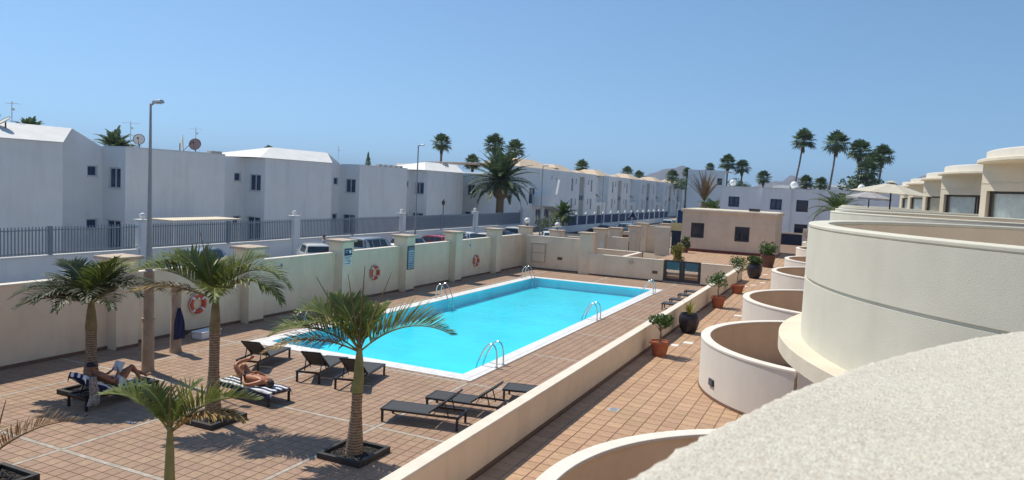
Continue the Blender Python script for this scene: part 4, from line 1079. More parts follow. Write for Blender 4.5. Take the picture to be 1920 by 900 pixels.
def aerial(label, loc, h, n=6, boom=.7, az=0):
    th = thing('television_aerial', label, 'aerial', loc, az, 'aerials on the white roofs')
    mb = MB(); mb.tube([(0, 0, -.02), (0, 0, h)], .022, 6); mb.build('mast', M['grey_steel'], th)
    mb = MB(); mb.tube([(-boom / 2, 0, h - .12), (boom / 2, 0, h - .12)], .014, 5)
    for i in range(n):
        x = -boom / 2 + boom * i / (n - 1); l = .16 + .16 * i / n; mb.tube([(x, -l, h - .12), (x, l, h - .12)], .01, 4)
    mb.build('yagi', M['grey_steel'], th)
    mb = MB(); mb.box((.1, 0, h - .45), (.10, .07, .12)); mb.build('amplifier', M['plate_grey'], th)
aerial('aerial mast with round loop above the reddish dish', (-44.2, 39.4, 6.95), 2.0, 7, .8, .6)
aerial('aerial with grid panel left of the tall lamp post', (-44.2, 34.0, 6.95), 1.9, 8, 1.1, 1.2)
aerial('aerial behind the right end of the second pitched roof', (-46.5, 59.0, 6.95), 2.0, 6, .8, .4)
aerial('aerial on the tan roof of the stucco block', (-43.5, 96.3, 8.5), 2.3, 6, 1.0, .3)
aerial('aerial at the far left over the pitched roof', (-44, 26.2, 7.3), 1.9, 5, .7, .3)
th = thing('roof_boxes', 'row of small concrete boxes on the edge of the flat white roof', 'boxes', (-41.4, 38.2, 7.04))
for i in range(3): mb = MB(); mb.bx(-.2, .2, -.1 + i * .35, .18 + i * .35, .002, .16); mb.build('box', M['plate_grey'], th)
th = thing('roof_boxes', 'row of small concrete boxes on the fourth house roof', 'boxes', (-41.4, 58.5, 7.04))
for i in range(5): mb = MB(); mb.bx(-.2, .2, i * .9, i * .9 + .5, .002, .18); mb.build('box', M['plate_grey'], th)

# ================================================================ parasols on the balconies
def parasol(label, loc, r, h, m, tilt, az, valance=.0):
    th = thing('parasol', label, 'parasol', loc, 0, 'open parasols on balconies')
    T = Matrix.Rotation(tilt, 3, Vector((cos(az), sin(az), 0)))
    top = Vector((0, 0, h))
    mb = MB(); mb.tube([(0, 0, 0), (0, 0, h * .5), top], .035, 8); mb.build('pole', M['dark_metal'], th, True)
    mb = MB(); mb.lathe([(.3, 0), (.3, .05), (.06, .09), (.06, .3)], n=14); mb.build('foot', M['dark_metal'], th, True)
    n = 8; rim = [top + T @ Vector((r * cos(2 * PI * k / n + .3), r * sin(2 * PI * k / n + .3), -r * .27)) for k in range(n)]
    apex = top + T @ Vector((0, 0, .02))
    mb = MB(); vs = [apex]; fs = []
    for k in range(n):
        a, b = rim[k], rim[(k + 1) % n]; midp = (a + b) / 2 - (((a + b) / 2 - top) * .06) + Vector((0, 0, -.03))
        i = len(vs); vs += [a, midp, b]; fs += [(0, i, i + 1), (0, i + 1, i + 2)]
        if valance: j = len(vs); vs += [a - Vector((0, 0, valance)), midp - Vector((0, 0, valance * .7)), b - Vector((0, 0, valance))]; fs += [(i, j, j + 1, i + 1), (i + 1, j + 1, j + 2, i + 2)]
    mb.add(vs, fs); cn = mb.build('canopy', M[m], th, fix=False)
    mb = MB(); mb.lathe([(r * .17, -.045), (.02, .06)], (0, 0, 0), 8, rot=T); mb.v = [(x + apex.x, y + apex.y, z + apex.z + .03) for x, y, z in mb.v]; mb.build('vent', M[m], cn)
    for k in range(n): mb = MB(); mb.tube([top - Vector((0, 0, .06)), rim[k] - Vector((0, 0, .035))], .012, 4); mb.build('rib', M['dark_metal'], th)
parasol('large pale cream parasol open on the balcony right of the feather palm', (1.95, 40.3, 4.27), 1.95, 2.5, 'canvas', .05, 1.5)
parasol('grey parasol with scalloped edge behind the cream parasol', (1.25, 50.0, 4.27), 1.35, 2.18, 'canvas_grey', .05, 1.0, .14)
# ================================================================ palms
def frond(L, elev, droop, nl, ll, vee, rnd, width=.035, twist=0.0, hang=.35, rr=.018, start=.14, side_bias=0.0, gap=0.0, sweep=.55):
    """feather frond in local space: starts at origin, heads along +x, z up"""
    mb = MB(); N = 22
    pts = []; p = Vector((0, 0, 0)); dirs = []
    for i in range(N + 1):
        t = i / N
        a = elev - droop * t ** 1.35
        d = Vector((cos(a), .0 + twist * t, sin(a))).normalized(); dirs.append(d); pts.append(p.copy()); p = p + d * (L / N)
    mb.tube(pts, [rr * (1 - .8 * i / N) + .003 for i in range(N + 1)], 5, 1)
    for k in range(nl):
        t = start + (1 - start) * (k + .5) / nl
        f = t * N; i = min(int(f), N - 1); q = pts[i].lerp(pts[i + 1], f - i); d = dirs[i]
        s = d.cross(Vector((0, 0, 1))).normalized(); up = s.cross(d).normalized()
        env = (.45 + .75 * sin(min(1, (t - start) / (1 - start) * 1.12 + .12) * PI) ** .8) * (1 - .45 * t ** 4)
        for sg in (-1, 1):
            if rnd.random() < gap: continue
            l = ll * env * rnd.uniform(.85, 1.1)
            vv = vee + rnd.uniform(-.18, .18) + side_bias * sg
            sw = sweep + .55 * t + rnd.uniform(-.12, .12)
            dr = (s * sg * cos(vv) + up * sin(vv) + d * sw).normalized()
            w = width * rnd.uniform(.8, 1.2)
            wv = dr.cross(up if abs(dr.dot(up)) < .9 else s).normalized() * w * .5
            m1 = q + dr * l * .45; dr2 = (dr + Vector((0, 0, -hang * rnd.uniform(.5, 1.4)))).normalized(); m2 = m1 + dr2 * l * .35; dr3 = (dr2 + Vector((0, 0, -hang * .8))).normalized(); e = m2 + dr3 * l * .2
            mb.add([q - wv * .4, q + wv * .4, m1 + wv, m1 - wv, m2 + wv * .7, m2 - wv * .7, e], [(0, 1, 2, 3), (3, 2, 4, 5), (5, 4, 6)], 0)
    return mb

def deck_palm(label, loc, zc, fronds, spears, r0=.15, shaft=.75, seed=1, mats=('leaf', 'rachis'), lean=0, scar=.11, shaft_m='shaft'):
    th = thing('deck_palm', label, 'palm tree', loc, 0, 'palms in square planters on the deck')
    rnd = random.Random(seed)
    zs = zc - shaft
    pts = []; rad = []; z = .02; i = 0
    while z < zs:
        f = z / zc
        pts.append((lean * f, 0, z)); rad.append(r0 * (1.28 - .55 * min(1, f * 2.2)) * (1.0 if i % 2 else 1.07)); z += scar * .5; i += 1
    pts.append((lean * zs / zc, 0, zs)); rad.append(r0 * .85)
    mb = MB(); mb.tube(pts, rad, 16); mb.build('trunk', M['trunk'], th, True, angle=60)
    mb = MB(); mb.tube([(lean * zs / zc, 0, zs), (lean * (zs + .1) / zc, 0, zs + .08), (lean, 0, zs + shaft * .35), (lean, 0, zs + shaft * .8), (lean, 0, zc + .12)], [r0 * .80, r0 * .82, r0 * .74, r0 * .58, r0 * .35], 14); mb.build('crownshaft', M[shaft_m], th, True)
    for (az, el, L, dp, ll, vee, kw) in fronds:
        kw = dict(kw); leafm = kw.pop('m', mats[0]); z_off = kw.pop('z', 0)
        nl = kw.pop('nl', 58)
        mb = frond(L, radians(el), radians(dp), nl, ll, vee, rnd, **kw)
        o = mb.build('frond', [M[leafm], M[mats[1]] if leafm not in ('leaf_dry', 'leaf_brown') else M['leaf_brown']], th, fix=False)
        o.location = (lean, 0, zc + .02 + z_off); o.rotation_euler = (0, 0, radians(az))
    for (az, el, L) in spears:
        mb = MB(); a = radians(el); e = Vector((cos(a), 0, sin(a))); mb.tube([(0, 0, 0), e * L * .5 + Vector((0, .01, 0)), e * L], [.024, .018, .006], 5)
        o = mb.build('spear', M['leaf_brown'], th); o.location = (lean, 0, zc + .05); o.rotation_euler = (0, 0, radians(az))
    return th
def planter(label, x, y, s=1.07):
    th = thing('planter_frame', label, 'planter', (x, y, 0), 0, 'square planters of the deck palms')
    h = s / 2; t = .09
    for nm, b in (('side', (-h, h, -h, -h + t)), ('side', (-h, h, h - t, h)), ('side', (-h, -h + t, -h + t + .003, h - t - .003)), ('side', (h - t, h, -h + t + .003, h - t - .003))):
        mb = MB(); mb.bx(b[0], b[1], b[2], b[3], -.01, .12); mb.build(nm, M['planter'], th, bevel=.01)
    mb = MB(); mb.bx(-h + t, h - t, -h + t, h - t, -.01, .035); mb.build('soil', M['soil'], th)
    rnd = random.Random(int(x * 10)); mb = MB()
    for k in range(520):
        a, b = rnd.uniform(-h + t + .03, h - t - .03), rnd.uniform(-h + t + .03, h - t - .03); r = rnd.uniform(.012, .03)
        if a * a + b * b < .03: continue
        R = Matrix.Rotation(rnd.uniform(0, 6), 3, Vector((rnd.uniform(-1, 1), rnd.uniform(-1, 1), 1)).normalized())
        vs = [Vector((a, b, .038 + r * .4)) + R @ Vector(v) * r for v in ((1, 0, 0), (-1, .1, 0), (0, 1, .1), (0, -1, 0), (.1, 0, .8), (0, 0, -.8))]
        mb.add(vs, [(0, 2, 4), (2, 1, 4), (1, 3, 4), (3, 0, 4), (2, 0, 5), (1, 2, 5), (3, 1, 5), (0, 3, 5)])
    tag(mb.build('gravel', M['gravel'], th, fix=False), kind='stuff')
planter('black square planter of gravel under the front centre palm', -8.87, 12.06)
planter('black square planter behind the small front palm', -12.9, 12.1)
planter('black square planter beside the reading sunbather', -17.0, 12.02)
planter('black square planter at the bottom left corner of the deck', -13.4, 7.6)
planter('black square planter below the small front palm', -9.0, 7.65)
K = {}
# azimuths: 25 = picture right, 205 = picture left, -65 = towards the camera, 115 = away
deck_palm('palm with wide arching fronds in the front centre planter', (-8.87, 12.06, 0), 2.15, [
    (22, 44, 2.1, 76, .72, .75, dict(hang=.06, width=.042)), (203, 36, 2.05, 74, .76, .45, dict(hang=.22, width=.042)), (188, 56, 1.8, 80, .72, .6, dict(hang=.12, width=.04)), (222, 26, 1.95, 62, .66, .30, dict(m='leaf_dry', hang=.4, nl=50)),
    (160, 68, 1.5, 55, .6, .6, dict(hang=.1)), (70, 70, 1.2, 40, .5, .5, dict(hang=.1)), (232, 60, 1.5, 84, .6, .5, {})],
    [(205, 58, 1.75), (25, 70, 1.75), (100, 86, 1.75), (215, 80, 1.6)], r0=.145, shaft=.82, seed=3, lean=.05)
deck_palm('tall palm with drooping right frond behind the small front palm', (-12.9, 12.1, 0), 2.78, [
    (24, 62, 2.1, 124, .8, .35, dict(hang=.3, width=.042)), (10, 48, 2.0, 112, .75, .25, dict(hang=.35, width=.042)), (206, 42, 2.15, 66, .8, .55, dict(hang=.2, width=.042)), (190, 58, 1.8, 80, .75, .6, dict(width=.042)), (225, 26, 1.9, 50, .6, .2, dict(m='leaf_dry', hang=.4)),
    (50, 68, 1.6, 66, .66, .5, dict(hang=.15)), (140, 64, 1.5, 80, .6, .5, {}), (-45, 48, 1.3, 100, .55, .3, {}), (200, 70, 1.5, 58, .66, .6, dict(hang=.12))],
    [(205, 76, 1.6)], r0=.15, shaft=.7, seed=5, lean=.03, shaft_m='shaft_brown')
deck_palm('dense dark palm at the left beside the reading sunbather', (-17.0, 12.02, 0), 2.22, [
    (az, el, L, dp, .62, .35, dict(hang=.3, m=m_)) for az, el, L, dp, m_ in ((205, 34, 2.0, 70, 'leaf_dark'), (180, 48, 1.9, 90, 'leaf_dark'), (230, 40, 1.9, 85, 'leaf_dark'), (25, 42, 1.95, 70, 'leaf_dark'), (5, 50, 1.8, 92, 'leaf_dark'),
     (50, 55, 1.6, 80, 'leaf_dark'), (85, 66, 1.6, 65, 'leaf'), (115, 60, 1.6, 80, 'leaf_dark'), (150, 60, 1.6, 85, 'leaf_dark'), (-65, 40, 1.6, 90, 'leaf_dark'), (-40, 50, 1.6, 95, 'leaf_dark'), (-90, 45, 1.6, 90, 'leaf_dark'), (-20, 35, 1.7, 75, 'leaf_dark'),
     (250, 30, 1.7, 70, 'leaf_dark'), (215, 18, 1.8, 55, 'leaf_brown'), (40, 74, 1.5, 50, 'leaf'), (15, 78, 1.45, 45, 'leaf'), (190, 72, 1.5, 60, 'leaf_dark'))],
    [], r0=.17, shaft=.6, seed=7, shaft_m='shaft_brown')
deck_palm('small yellow green palm in the left foreground', (-9.0, 7.65, 0), 1.72, [
    (207, 58, 1.25, 74, .46, .5, dict(hang=.12, nl=40)), (25, 50, 1.5, 66, .5, .75, dict(hang=.1, nl=44)), (12, 40, 1.35, 62, .42, .3, dict(m='leaf_dry', hang=.35, nl=46)), (190, 74, .85, 50, .42, .4, dict(nl=30)), (60, 76, .9, 40, .4, .5, dict(nl=30))],
    [(120, 88, .85)], r0=.105, shaft=1.0, seed=9, lean=-.02)
deck_palm('half dead palm with one brown frond at the lower left corner', (-13.4, 7.6, 0), .5, [
    (38, 40, 1.55, 42, .44, .75, dict(m='leaf_brown', hang=.08, nl=60, width=.020, gap=.08)), (200, 30, 1.0, 60, .35, .3, dict(m='leaf_brown', hang=.3, nl=30, width=.014)), (150, 45, .8, 60, .35, .4, dict(m='leaf_brown', nl=26, width=.014))],
    [(40, 76, 1.0)], r0=.12, shaft=.2, seed=11)

# ---- background palms
def fan_crown(r, n, seed, skirt=0.0, flat=1.0):
    rnd = random.Random(seed); mb = MB()
    for k in range(n):
        az = k * 2.399 + rnd.uniform(-.3, .3); el = radians(85 - 125 * (k / n) ** .85 + rnd.uniform(-8, 8))
        d = Vector((cos(az) * cos(el), sin(az) * cos(el), sin(el) * flat)).normalized()
        pl = r * rnd.uniform(.42, .58); c = d * pl + Vector((0, 0, -.04 * r))
        mb.tube([(0, 0, 0), c], r * .012, 3)
        s = d.cross(Vector((0, 0, 1)));
        if s.length < .1: s = Vector((1, 0, 0))
        s.normalize(); up = s.cross(d)
        B = 11
        for b in range(B):
            a = radians(-115 + 230 * b / (B - 1)); dr = (d * cos(a) + s * sin(a)).normalized()
            l = r * .52 * rnd.uniform(.8, 1.1) * (1 - .25 * abs(a) / 2)
            e1 = c + dr * l * .6 + up * .02 * r; e2 = c + dr * l + Vector((0, 0, -.22 * l))
            wv = up.cross(dr).normalized() * l * .11
            mb.add([c, e1 + wv, e1 - wv, e2], [(0, 2, 1), (2, 3, 1)])
    return mb
fan_meshes = [fan_crown(1.0, 46, s).mesh('crown', M['far_leaf']) for s in (1, 2, 3)]
def skirt_mesh(seed):
    rnd = random.Random(seed); mb = MB()
    for k in range(60):
        az = rnd.uniform(0, 6.28); z = rnd.uniform(-.15, -.9); l = rnd.uniform(.3, .5); r_ = .12 + .25 * (1 + z)
        p = Vector((cos(az) * .08, sin(az) * .08, z + .15)); e = Vector((cos(az) * r_, sin(az) * r_, z - l * .6)); wv = Vector((-sin(az), cos(az), 0)) * .06
        mb.add([p, p.lerp(e, .6) + wv, p.lerp(e, .6) - wv, e], [(0, 2, 1), (2, 3, 1)])
    return mb.mesh('dead_leaves', M['leaf_brown'])
skirts = [skirt_mesh(s) for s in (4, 5)]
def fan_palm(label, x, y, zc, r, seed, lean=0.0, tr=.22, group='fan palms beyond the roofs', skirt=True):
    th = thing('fan_palm', label, 'palm tree', (x, y, 0), 0, group)
    mb = MB(); mb.tube([(-lean, 0, -.1), (-lean, 0, .2), (-lean * .6, 0, zc * .4), (-lean * .2, 0, zc * .75), (0, 0, zc)], [tr * 1.5, tr * 1.3, tr, tr * .85, tr * .8], 9); mb.build('trunk', M['trunk_grey'], th, True)
    o = link('crown', fan_meshes[seed % 3], th); o.location = (0, 0, zc); o.scale = (r * 1.12,) * 3; o.rotation_euler = (0, 0, seed * 1.3)
    if skirt:
        o = link('dead_leaves', skirts[seed % 2], th); o.location = (0, 0, zc); o.scale = (r * .9,) * 3; o.rotation_euler = (0, 0, seed * .7)
for i, (x, y, z, r, lean, lb) in enumerate((
    (-58.2, 99.2, 11.9, 1.75, 0, 'single slim fan palm above the third pitched roof'), (-49.2, 92.8, 8.8, 1.4, 0, 'short shaggy fan palm left of the big date palm'), (-55.3, 112.1, 12.6, 2.2, 0, 'fan palm head rising left behind the big date palm'),
    (-52.1, 113.6, 12.0, 2.0, 0, 'fan palm head rising right behind the big date palm'), (-49.7, 141.5, 10.3, 1.8, 0, 'fan palm head over the tan roofs of the far row'), (-51.8, 182.8, 10.6, 1.9, 0, 'left one of two small fan palms over the middle of the far row'),
    (-48.8, 183.6, 9.8, 1.8, 0, 'right one of two small fan palms over the middle of the far row'), (-42.9, 195.4, 10.4, 2.1, 0, 'brownish fan palm over the end of the far row'), (-39.2, 196.1, 11.6, 1.6, 0, 'slim fan palm left of the dry palm'),
    (-31.8, 187.3, 12.8, 1.4, 0, 'small fan palm head just above the dry palm'), (-24.7, 168.2, 13.2, 2.2, 0, 'taller fan palm left of the white roof globe pair'), (-21.6, 168.6, 12.3, 2.0, 0, 'fan palm right beside the taller one over the rear house'),
    (-19.0, 189.1, 10.7, 2.1, 0, 'low fan palm over the middle of the rear house'), (-9.4, 169.7, 18.6, 2.8, 2.2, 'leftmost and tallest leaning fan palm against the sky'), (-2.8, 170.0, 18.1, 3.0, 1.4, 'second tall leaning fan palm against the sky'),
    (1.6, 150.0, 15.3, 2.5, 0, 'third tall fan palm, left of the dense clump'), (5.4, 149.9, 14.6, 2.3, .9, 'rightmost tall fan palm of the dense clump'), (-6.8, 139.8, 8.9, 1.5, 0, 'left low palm between the two tall leaning palms'),
    (-4.4, 139.9, 8.7, 1.5, 0, 'right low palm between the two tall leaning palms'), (3.9, 146.0, 13.2, 2.1, .3, 'fan palm between the third and the rightmost tall palms'), (2.9, 141.0, 11.4, 2.3, 0, 'middle height fan palm inside the dense clump'),
    (-24.9, 150, 9.6, 1.5, 0, 'short fan palm behind the left roof globe'), (-61.7, 65.5, 8.4, .8, 0, 'tiny palm top peeking over the second pitched roof'))):
    fan_palm(lb, x, y, z, r, i, lean)
def leaf_cloud(mb, c, rx, ry, rz, n, s, rnd, up=.3):
    for k in range(n):
        while True:
            v = Vector((rnd.uniform(-1, 1), rnd.uniform(-1, 1), rnd.uniform(-1, 1)))
            if .12 < v.length < 1: break
        v *= (.75 + .25 * rnd.random()) / max(v.length, .55)
        p = Vector(c) + Vector((v.x * rx, v.y * ry, v.z * rz))
        a = Vector((rnd.uniform(-1, 1), rnd.uniform(-1, 1), rnd.uniform(-1, 1) + up)).normalized(); b = a.cross(Vector((rnd.uniform(-1, 1), rnd.uniform(-1, 1), rnd.uniform(-1, 1)))).normalized()
        l = s * rnd.uniform(.6, 1.3)
        mb.add([p - a * l * .5, p + b * l * .28, p + a * l * .6, p - b * l * .28], [(0, 1, 2, 3)])
def bush(label, x, y, z, rx, rz, n, s, seed, m='far_leaf', name='bush', cat='bush', stem=True):
    rnd = random.Random(seed); th = thing(name, label, cat, (x, y, 0), 0)
    mb = MB()
    for k in range(7): a = rnd.uniform(0, 6.28); q = rnd.uniform(.1, .6); leaf_cloud(mb, (cos(a) * rx * q, sin(a) * rx * q, z + rnd.uniform(-.4, .4) * rz), rx * .55, rx * .55, rz * .55, n // 7, s, rnd)
    tag(mb.build('foliage', M[m], th, fix=False))
    mb = MB(); mb.tube([(0, 0, -.05), (.05, 0, z * .5), (0, 0, z)], [.12, .08, .04], 6); mb.build('stem', M['trunk_grey'], th)
bush('dense dark undergrowth below the clump of tall palms', 3.0, 143, 8.2, 4.8, 3.2, 1500, .55, 21)
bush('dark shrubs on the roof line right of the left roof globe', -19.5, 150, 8.0, 2.8, 1.6, 600, .4, 22)
bush('dark shrubs behind the brownish palms over the far row end', -40.0, 190, 8.5, 4.5, 1.8, 700, .5, 23)
bush('dark green hedge shrub by the railing right of the date palm', -33.6, 83.6, 1.5, 1.7, 1.1, 600, .2, 24)
bush('little shrub left of the round bushy palm', -34.0, 87.2, 1.7, .9, 1.0, 300, .18, 25)
bush('tall hedge beside the kiosk left of the beige building', -16.2, 96, 2.0, .8, 1.8, 400, .2, 26)
bush('dark shrubs at the foot of the two tall leaning palms', -9.5, 160, 7.2, 2.5, 1.4, 500, .4, 27)
# conical tree behind the fourth house
th = thing('conifer', 'small conical dark tree behind the fourth white house', 'tree', (-46.5, 64.0, 0)); rnd = random.Random(5)
mb = MB()
for k in range(16): f = k / 15; leaf_cloud(mb, (0, 0, 6.2 + 2.25 * f), .62 * (1.06 - f), .62 * (1.06 - f), .16, 46, .16, rnd)
mb.build('crown', M['far_leaf'], th, fix=False); mb = MB(); mb.tube([(0, 0, 0), (0, 0, 8.3)], [.14, .02], 6); mb.build('trunk', M['trunk_grey'], th)
# date palm, feather palms, dry palm
def feather_palm(label, x, y, zc, L, n, seed, els=(80, -25), m='far_leaf', tr=.42, boss=0.0, ll=.45, droop=55, name='date_palm', leaflets=30, hang=.25, width=.07, lean=0):
    th = thing(name, label, 'palm tree', (x, y, 0)); rnd = random.Random(seed)
    mb = MB(); mb.tube([(lean, 0, -.1), (lean, 0, .3), (lean * .5, 0, zc * .5), (0, 0, zc)], [tr * 1.25, tr * 1.1, tr, tr * .95], 12); mb.build('trunk', M['trunk'], th, True)
    if boss:
        mb = MB(); zb = zc
        prof = [(tr * .9, -1.9 * boss), (tr * 1.75, -1.5 * boss), (tr * 1.9, -.9 * boss), (tr * 1.85, -.3 * boss), (tr * 1.2, .3 * boss), (0, .6 * boss)]
        mb.lathe(prof, (0, 0, zb), 14); b = mb.build('boss', M['trunk'], th, True)
    ms = []
    for s in range(4):
        dp = radians(droop * (.7 + .2 * s)); ms.append(frond(L, 0, dp, leaflets, ll, .35, rnd, width=width, hang=hang, rr=.03).mesh('frond', [M[m], M['rachis'] if m == 'far_leaf' else M['leaf_brown']]))
    for k in range(n):
        f = k / n; el = els[0] + (els[1] - els[0]) * f ** .9 + rnd.uniform(-6, 6); az = k * 2.399 + rnd.uniform(-.15, .15)
        o = link('frond', ms[k % 4], th); o.location = (0, 0, zc + .1); o.rotation_euler = (0, -radians(el), az); q = rnd.uniform(.85, 1.08); o.scale = (q, q, q)
    return th
feather_palm('big dark date palm with thick trunk in front of the white blocks', -37.2, 77.5, 6.0, 4.5, 64, 31, (88, -22), tr=.46, boss=1.0, ll=.8, droop=48, leaflets=34, width=.13)
feather_palm('round bushy palm by the white wall of the far row', -33.9, 90.4, 2.1, 2.3, 34, 37, (88, -15), m='bush', tr=.25, ll=.6, droop=70, leaflets=24, width=.10)
feather_palm('feather palm top over the roof left of the tall lamp post', -49.7, 37.0, 6.7, 1.9, 34, 32, (88, 5), tr=.3, ll=.5, droop=50)
feather_palm('feather palm top over the pitched roof at the far left', -52.7, 32.6, 7.5, 1.5, 28, 33, (88, 5), tr=.3, ll=.45, droop=50)
feather_palm('feather palm with drooping fronds behind the round balcony wall', -.7, 78.0, 4.7, 3.2, 26, 34, (75, 0), m='bush', tr=.2, ll=.6, droop=75, leaflets=36, width=.06)
feather_palm('leafy palm in the gap left of the rear house', -16.9, 104.0, 3.4, 2.6, 22, 35, (85, 20), m='bush', tr=.2, ll=.5, droop=60)
feather_palm('dry brown palm with upright bare fronds above the beige building', -18.9, 108.4, 4.8, 4.4, 34, 36, (88, 50), m='leaf_brown', tr=.55, ll=.35, droop=18, leaflets=26, name='dry_palm', hang=.1)

# ================================================================ potted plants on the walkway
def pot_plant(label, loc, pot, pr, ph, plant, seed, leafm='bush', h=.5, r=.35):
    th = thing('potted_plant', label, 'potted plant', loc, seed * .7, 'potted plants along the walkway'); rnd = random.Random(seed)
    if pot == 'urn': prof = [(pr * .62, 0), (pr * .85, ph * .25), (pr * 1.0, ph * .6), (pr * .96, ph * .85), (pr * .82, ph * .97), (pr * .88, ph), (pr * .78, ph), (pr * .74, ph * .9), (0, ph * .9)]; m = 'dark_pot'
    elif pot == 'brown': prof = [(pr * .68, 0), (pr, ph * .98), (pr * .9, ph), (pr * .85, ph * .9), (0, ph * .9)]; m = 'brown_pot'
    else: prof = [(pr * .66, 0), (pr * .93, ph * .8), (pr * 1.02, ph * .8), (pr * 1.05, ph), (pr * .93, ph), (pr * .9, ph * .88), (0, ph * .88)]; m = 'terracotta'
    mb = MB(); mb.lathe(prof, n=24); p_ = mb.build('pot', M[m], th, True, angle=40)
    mb = MB(); mb.lathe([(pr * .86, ph * .86), (0, ph * .93)], n=16); mb.build('soil', M['soil'], th)
    if plant == 'tree':
        mb = MB(); mb.tube([(0, 0, ph * .85), (.03, .02, ph + h * .35), (-.02, 0, ph + h * .7)], [.035, .028, .02], 7)
        for k in range(5): a = rnd.uniform(0, 6.28); mb.tube([(-.01, 0, ph + h * .5), (cos(a) * r * .5, sin(a) * r * .5, ph + h * .85)], [.016, .007], 5)
        mb.build('stem', M['trunk'], th, True)
        mb = MB()
        for k in range(12): a = rnd.uniform(0, 6.28); q = rnd.uniform(.2, .8) * r; leaf_cloud(mb, (cos(a) * q, sin(a) * q, ph + h * rnd.uniform(.75, 1.2)), r * .42, r * .42, r * .32, 80, .085, rnd)
        mb.build('foliage', M[leafm], th, fix=False)
    elif plant == 'spiky':
        mb = MB()
        for k in range(34):
            a = k * 2.399; el = radians(rnd.uniform(25, 85)); l = h * rnd.uniform(.7, 1.1); d = Vector((cos(a) * cos(el), sin(a) * cos(el), sin(el))); s = Vector((-sin(a), cos(a), 0)) * .018
            b = Vector((0, 0, ph * .9)); m_ = b + d * l * .6; e = m_ + (d + Vector((0, 0, -.5))).normalized() * l * .4
            mb.add([b - s, b + s, m_ + s, m_ - s, e], [(0, 1, 2, 3), (3, 2, 4)])
        mb.build('foliage', M[leafm], th, fix=False)
    else:
        mb = MB()
        for k in range(20): a = rnd.uniform(0, 6.28); q = rnd.uniform(0, .75) * r; leaf_cloud(mb, (cos(a) * q, sin(a) * q, ph + h * rnd.uniform(.0, .9)), r * .4, r * .4, r * .4, 70, .09 + .06 * r, rnd)
        mb.build('foliage', M[leafm], th, fix=False)
        mb = MB()
        for k in range(7): a = rnd.uniform(0, 6.28); mb.tube([(0, 0, ph * .85), (cos(a) * r * .6, sin(a) * r * .6, ph + h)], [.02, .006], 5)
        mb.build('stem', M['trunk'], th)
pot_plant('bushy little tree in the nearest terracotta pot by the low wall', (-5.02, 22.6, WZ), 'terra', .31, .46, 'tree', 1, 'bush', .62, .40)
pot_plant('pale spiky plant in a tall dark urn between two terracotta pots', (-4.98, 27.05, WZ), 'urn', .38, .72, 'spiky', 2, 'bush_yellow', .62)
pot_plant('leaning leafy tree in the second terracotta pot by the low wall', (-5.02, 34.1, WZ), 'terra', .33, .52, 'tree', 3, 'bush', .80, .58)
pot_plant('taller open crowned tree in the farthest terracotta pot', (-4.92, 39.9, WZ), 'terra', .35, .46, 'tree', 4, 'bush', 1.15, .62)
pot_plant('dark round urn with trailing plant beyond the terracotta pots', (-5.0, 48.3, WZ), 'urn', .48, .92, 'bushy', 5, 'bush', .45, .45)
pot_plant('big brown tub with bushy shrub near the beige building', (-5.0, 57.0, WZ), 'brown', .56, .95, 'bushy', 6, 'bush', .9, .78)
pot_plant('yellow green shrub standing behind the glass gate', (-10.4, 51.0, WZ), 'brown', .4, .3, 'bushy', 7, 'bush_yellow', 1.4, .55)
pot_plant('thin dark plant at the left corner of the beige building', (-12.6, 64.5, WZ), 'brown', .3, .5, 'bushy', 8, 'bush', .9, .4)
# ================================================================ deck furniture
def lounger(label, loc, rz, back=35, name='sun_lounger'):
    th = thing(name, label, 'sun lounger', loc, rz, 'black sun loungers on the pool deck')
    zs = .30; hw = .33; x0, x1, xh = -.98, .98, .22
    for s in (-1, 1):
        mb = MB(); mb.bx(x0, x1, s * hw - .025, s * hw + .025, zs - .025, zs + .025); mb.build('side_rail', M['dark_metal'], th, bevel=.006)
        for x in (x0 + .05, x1 - .05): mb = MB(); mb.bx(x - .025, x + .025, s * hw - .024, s * hw + .024, 0, zs - .026); mb.build('leg', M['dark_metal'], th)
    for x in (x0 + .026, x1 - .026): mb = MB(); mb.bx(x - .025, x + .025, -hw + .027, hw - .027, zs - .024, zs + .024); mb.build('cross_rail', M['dark_metal'], th)
    mb = MB(); mb.bx(x0 + .05, xh, -hw + .03, hw - .03, zs + .008, zs + .022); mb.build('seat_sling', M['sling'], th)
    a = radians(back); Lb = .78
    e = Vector((xh + Lb * cos(a), 0, zs + .03 + Lb * sin(a))); b = Vector((xh, 0, zs + .03))
    mb = MB()
    for s in (-1, 1): mb.bar(b + Vector((0, s * (hw - .05), 0)), e + Vector((0, s * (hw - .05), 0)), .035, .035)
    mb.bar(e + Vector((0, -hw + .05, 0)), e + Vector((0, hw - .05, 0)), .035, .035); bf = mb.build('backrest_frame', M['dark_metal'], th)
    mb = MB(); R = Matrix.Rotation(-a, 3, 'Y'); mb.box((b + e) / 2, (Lb - .03, 2 * hw - .14, .014), 0, 0, R); mb.build('backrest_sling', M['sling'], bf)
    if back > 5:
        for s in (-1, 1):
            mb = MB(); q = b.lerp(e, .6); mb.bar(q + Vector((0, s * (hw - .09), -.02)), (min(q.x + .10, x1 - .1), s * (hw - .09), zs - .04), .022, .022); mb.bar((q.x - .28, s * (hw - .09), zs - .03), b.lerp(e, .35) + Vector((0, s * (hw - .09), -.02)), .018, .018); mb.build('support_strut', M['dark_metal'], th)
    return th
L1 = lounger('black lounger under the reading sunbather beside the dark palm', (-16.02, 11.95, 0), radians(-92), 34)
L2 = lounger('black lounger under the second sunbather, flat and draped with a striped towel', (-13.45, 13.93, 0), radians(-6), 0)
lounger('black lounger with steep raised back left of the pool corner', (-15.62, 16.6, 0), radians(-76), 40)
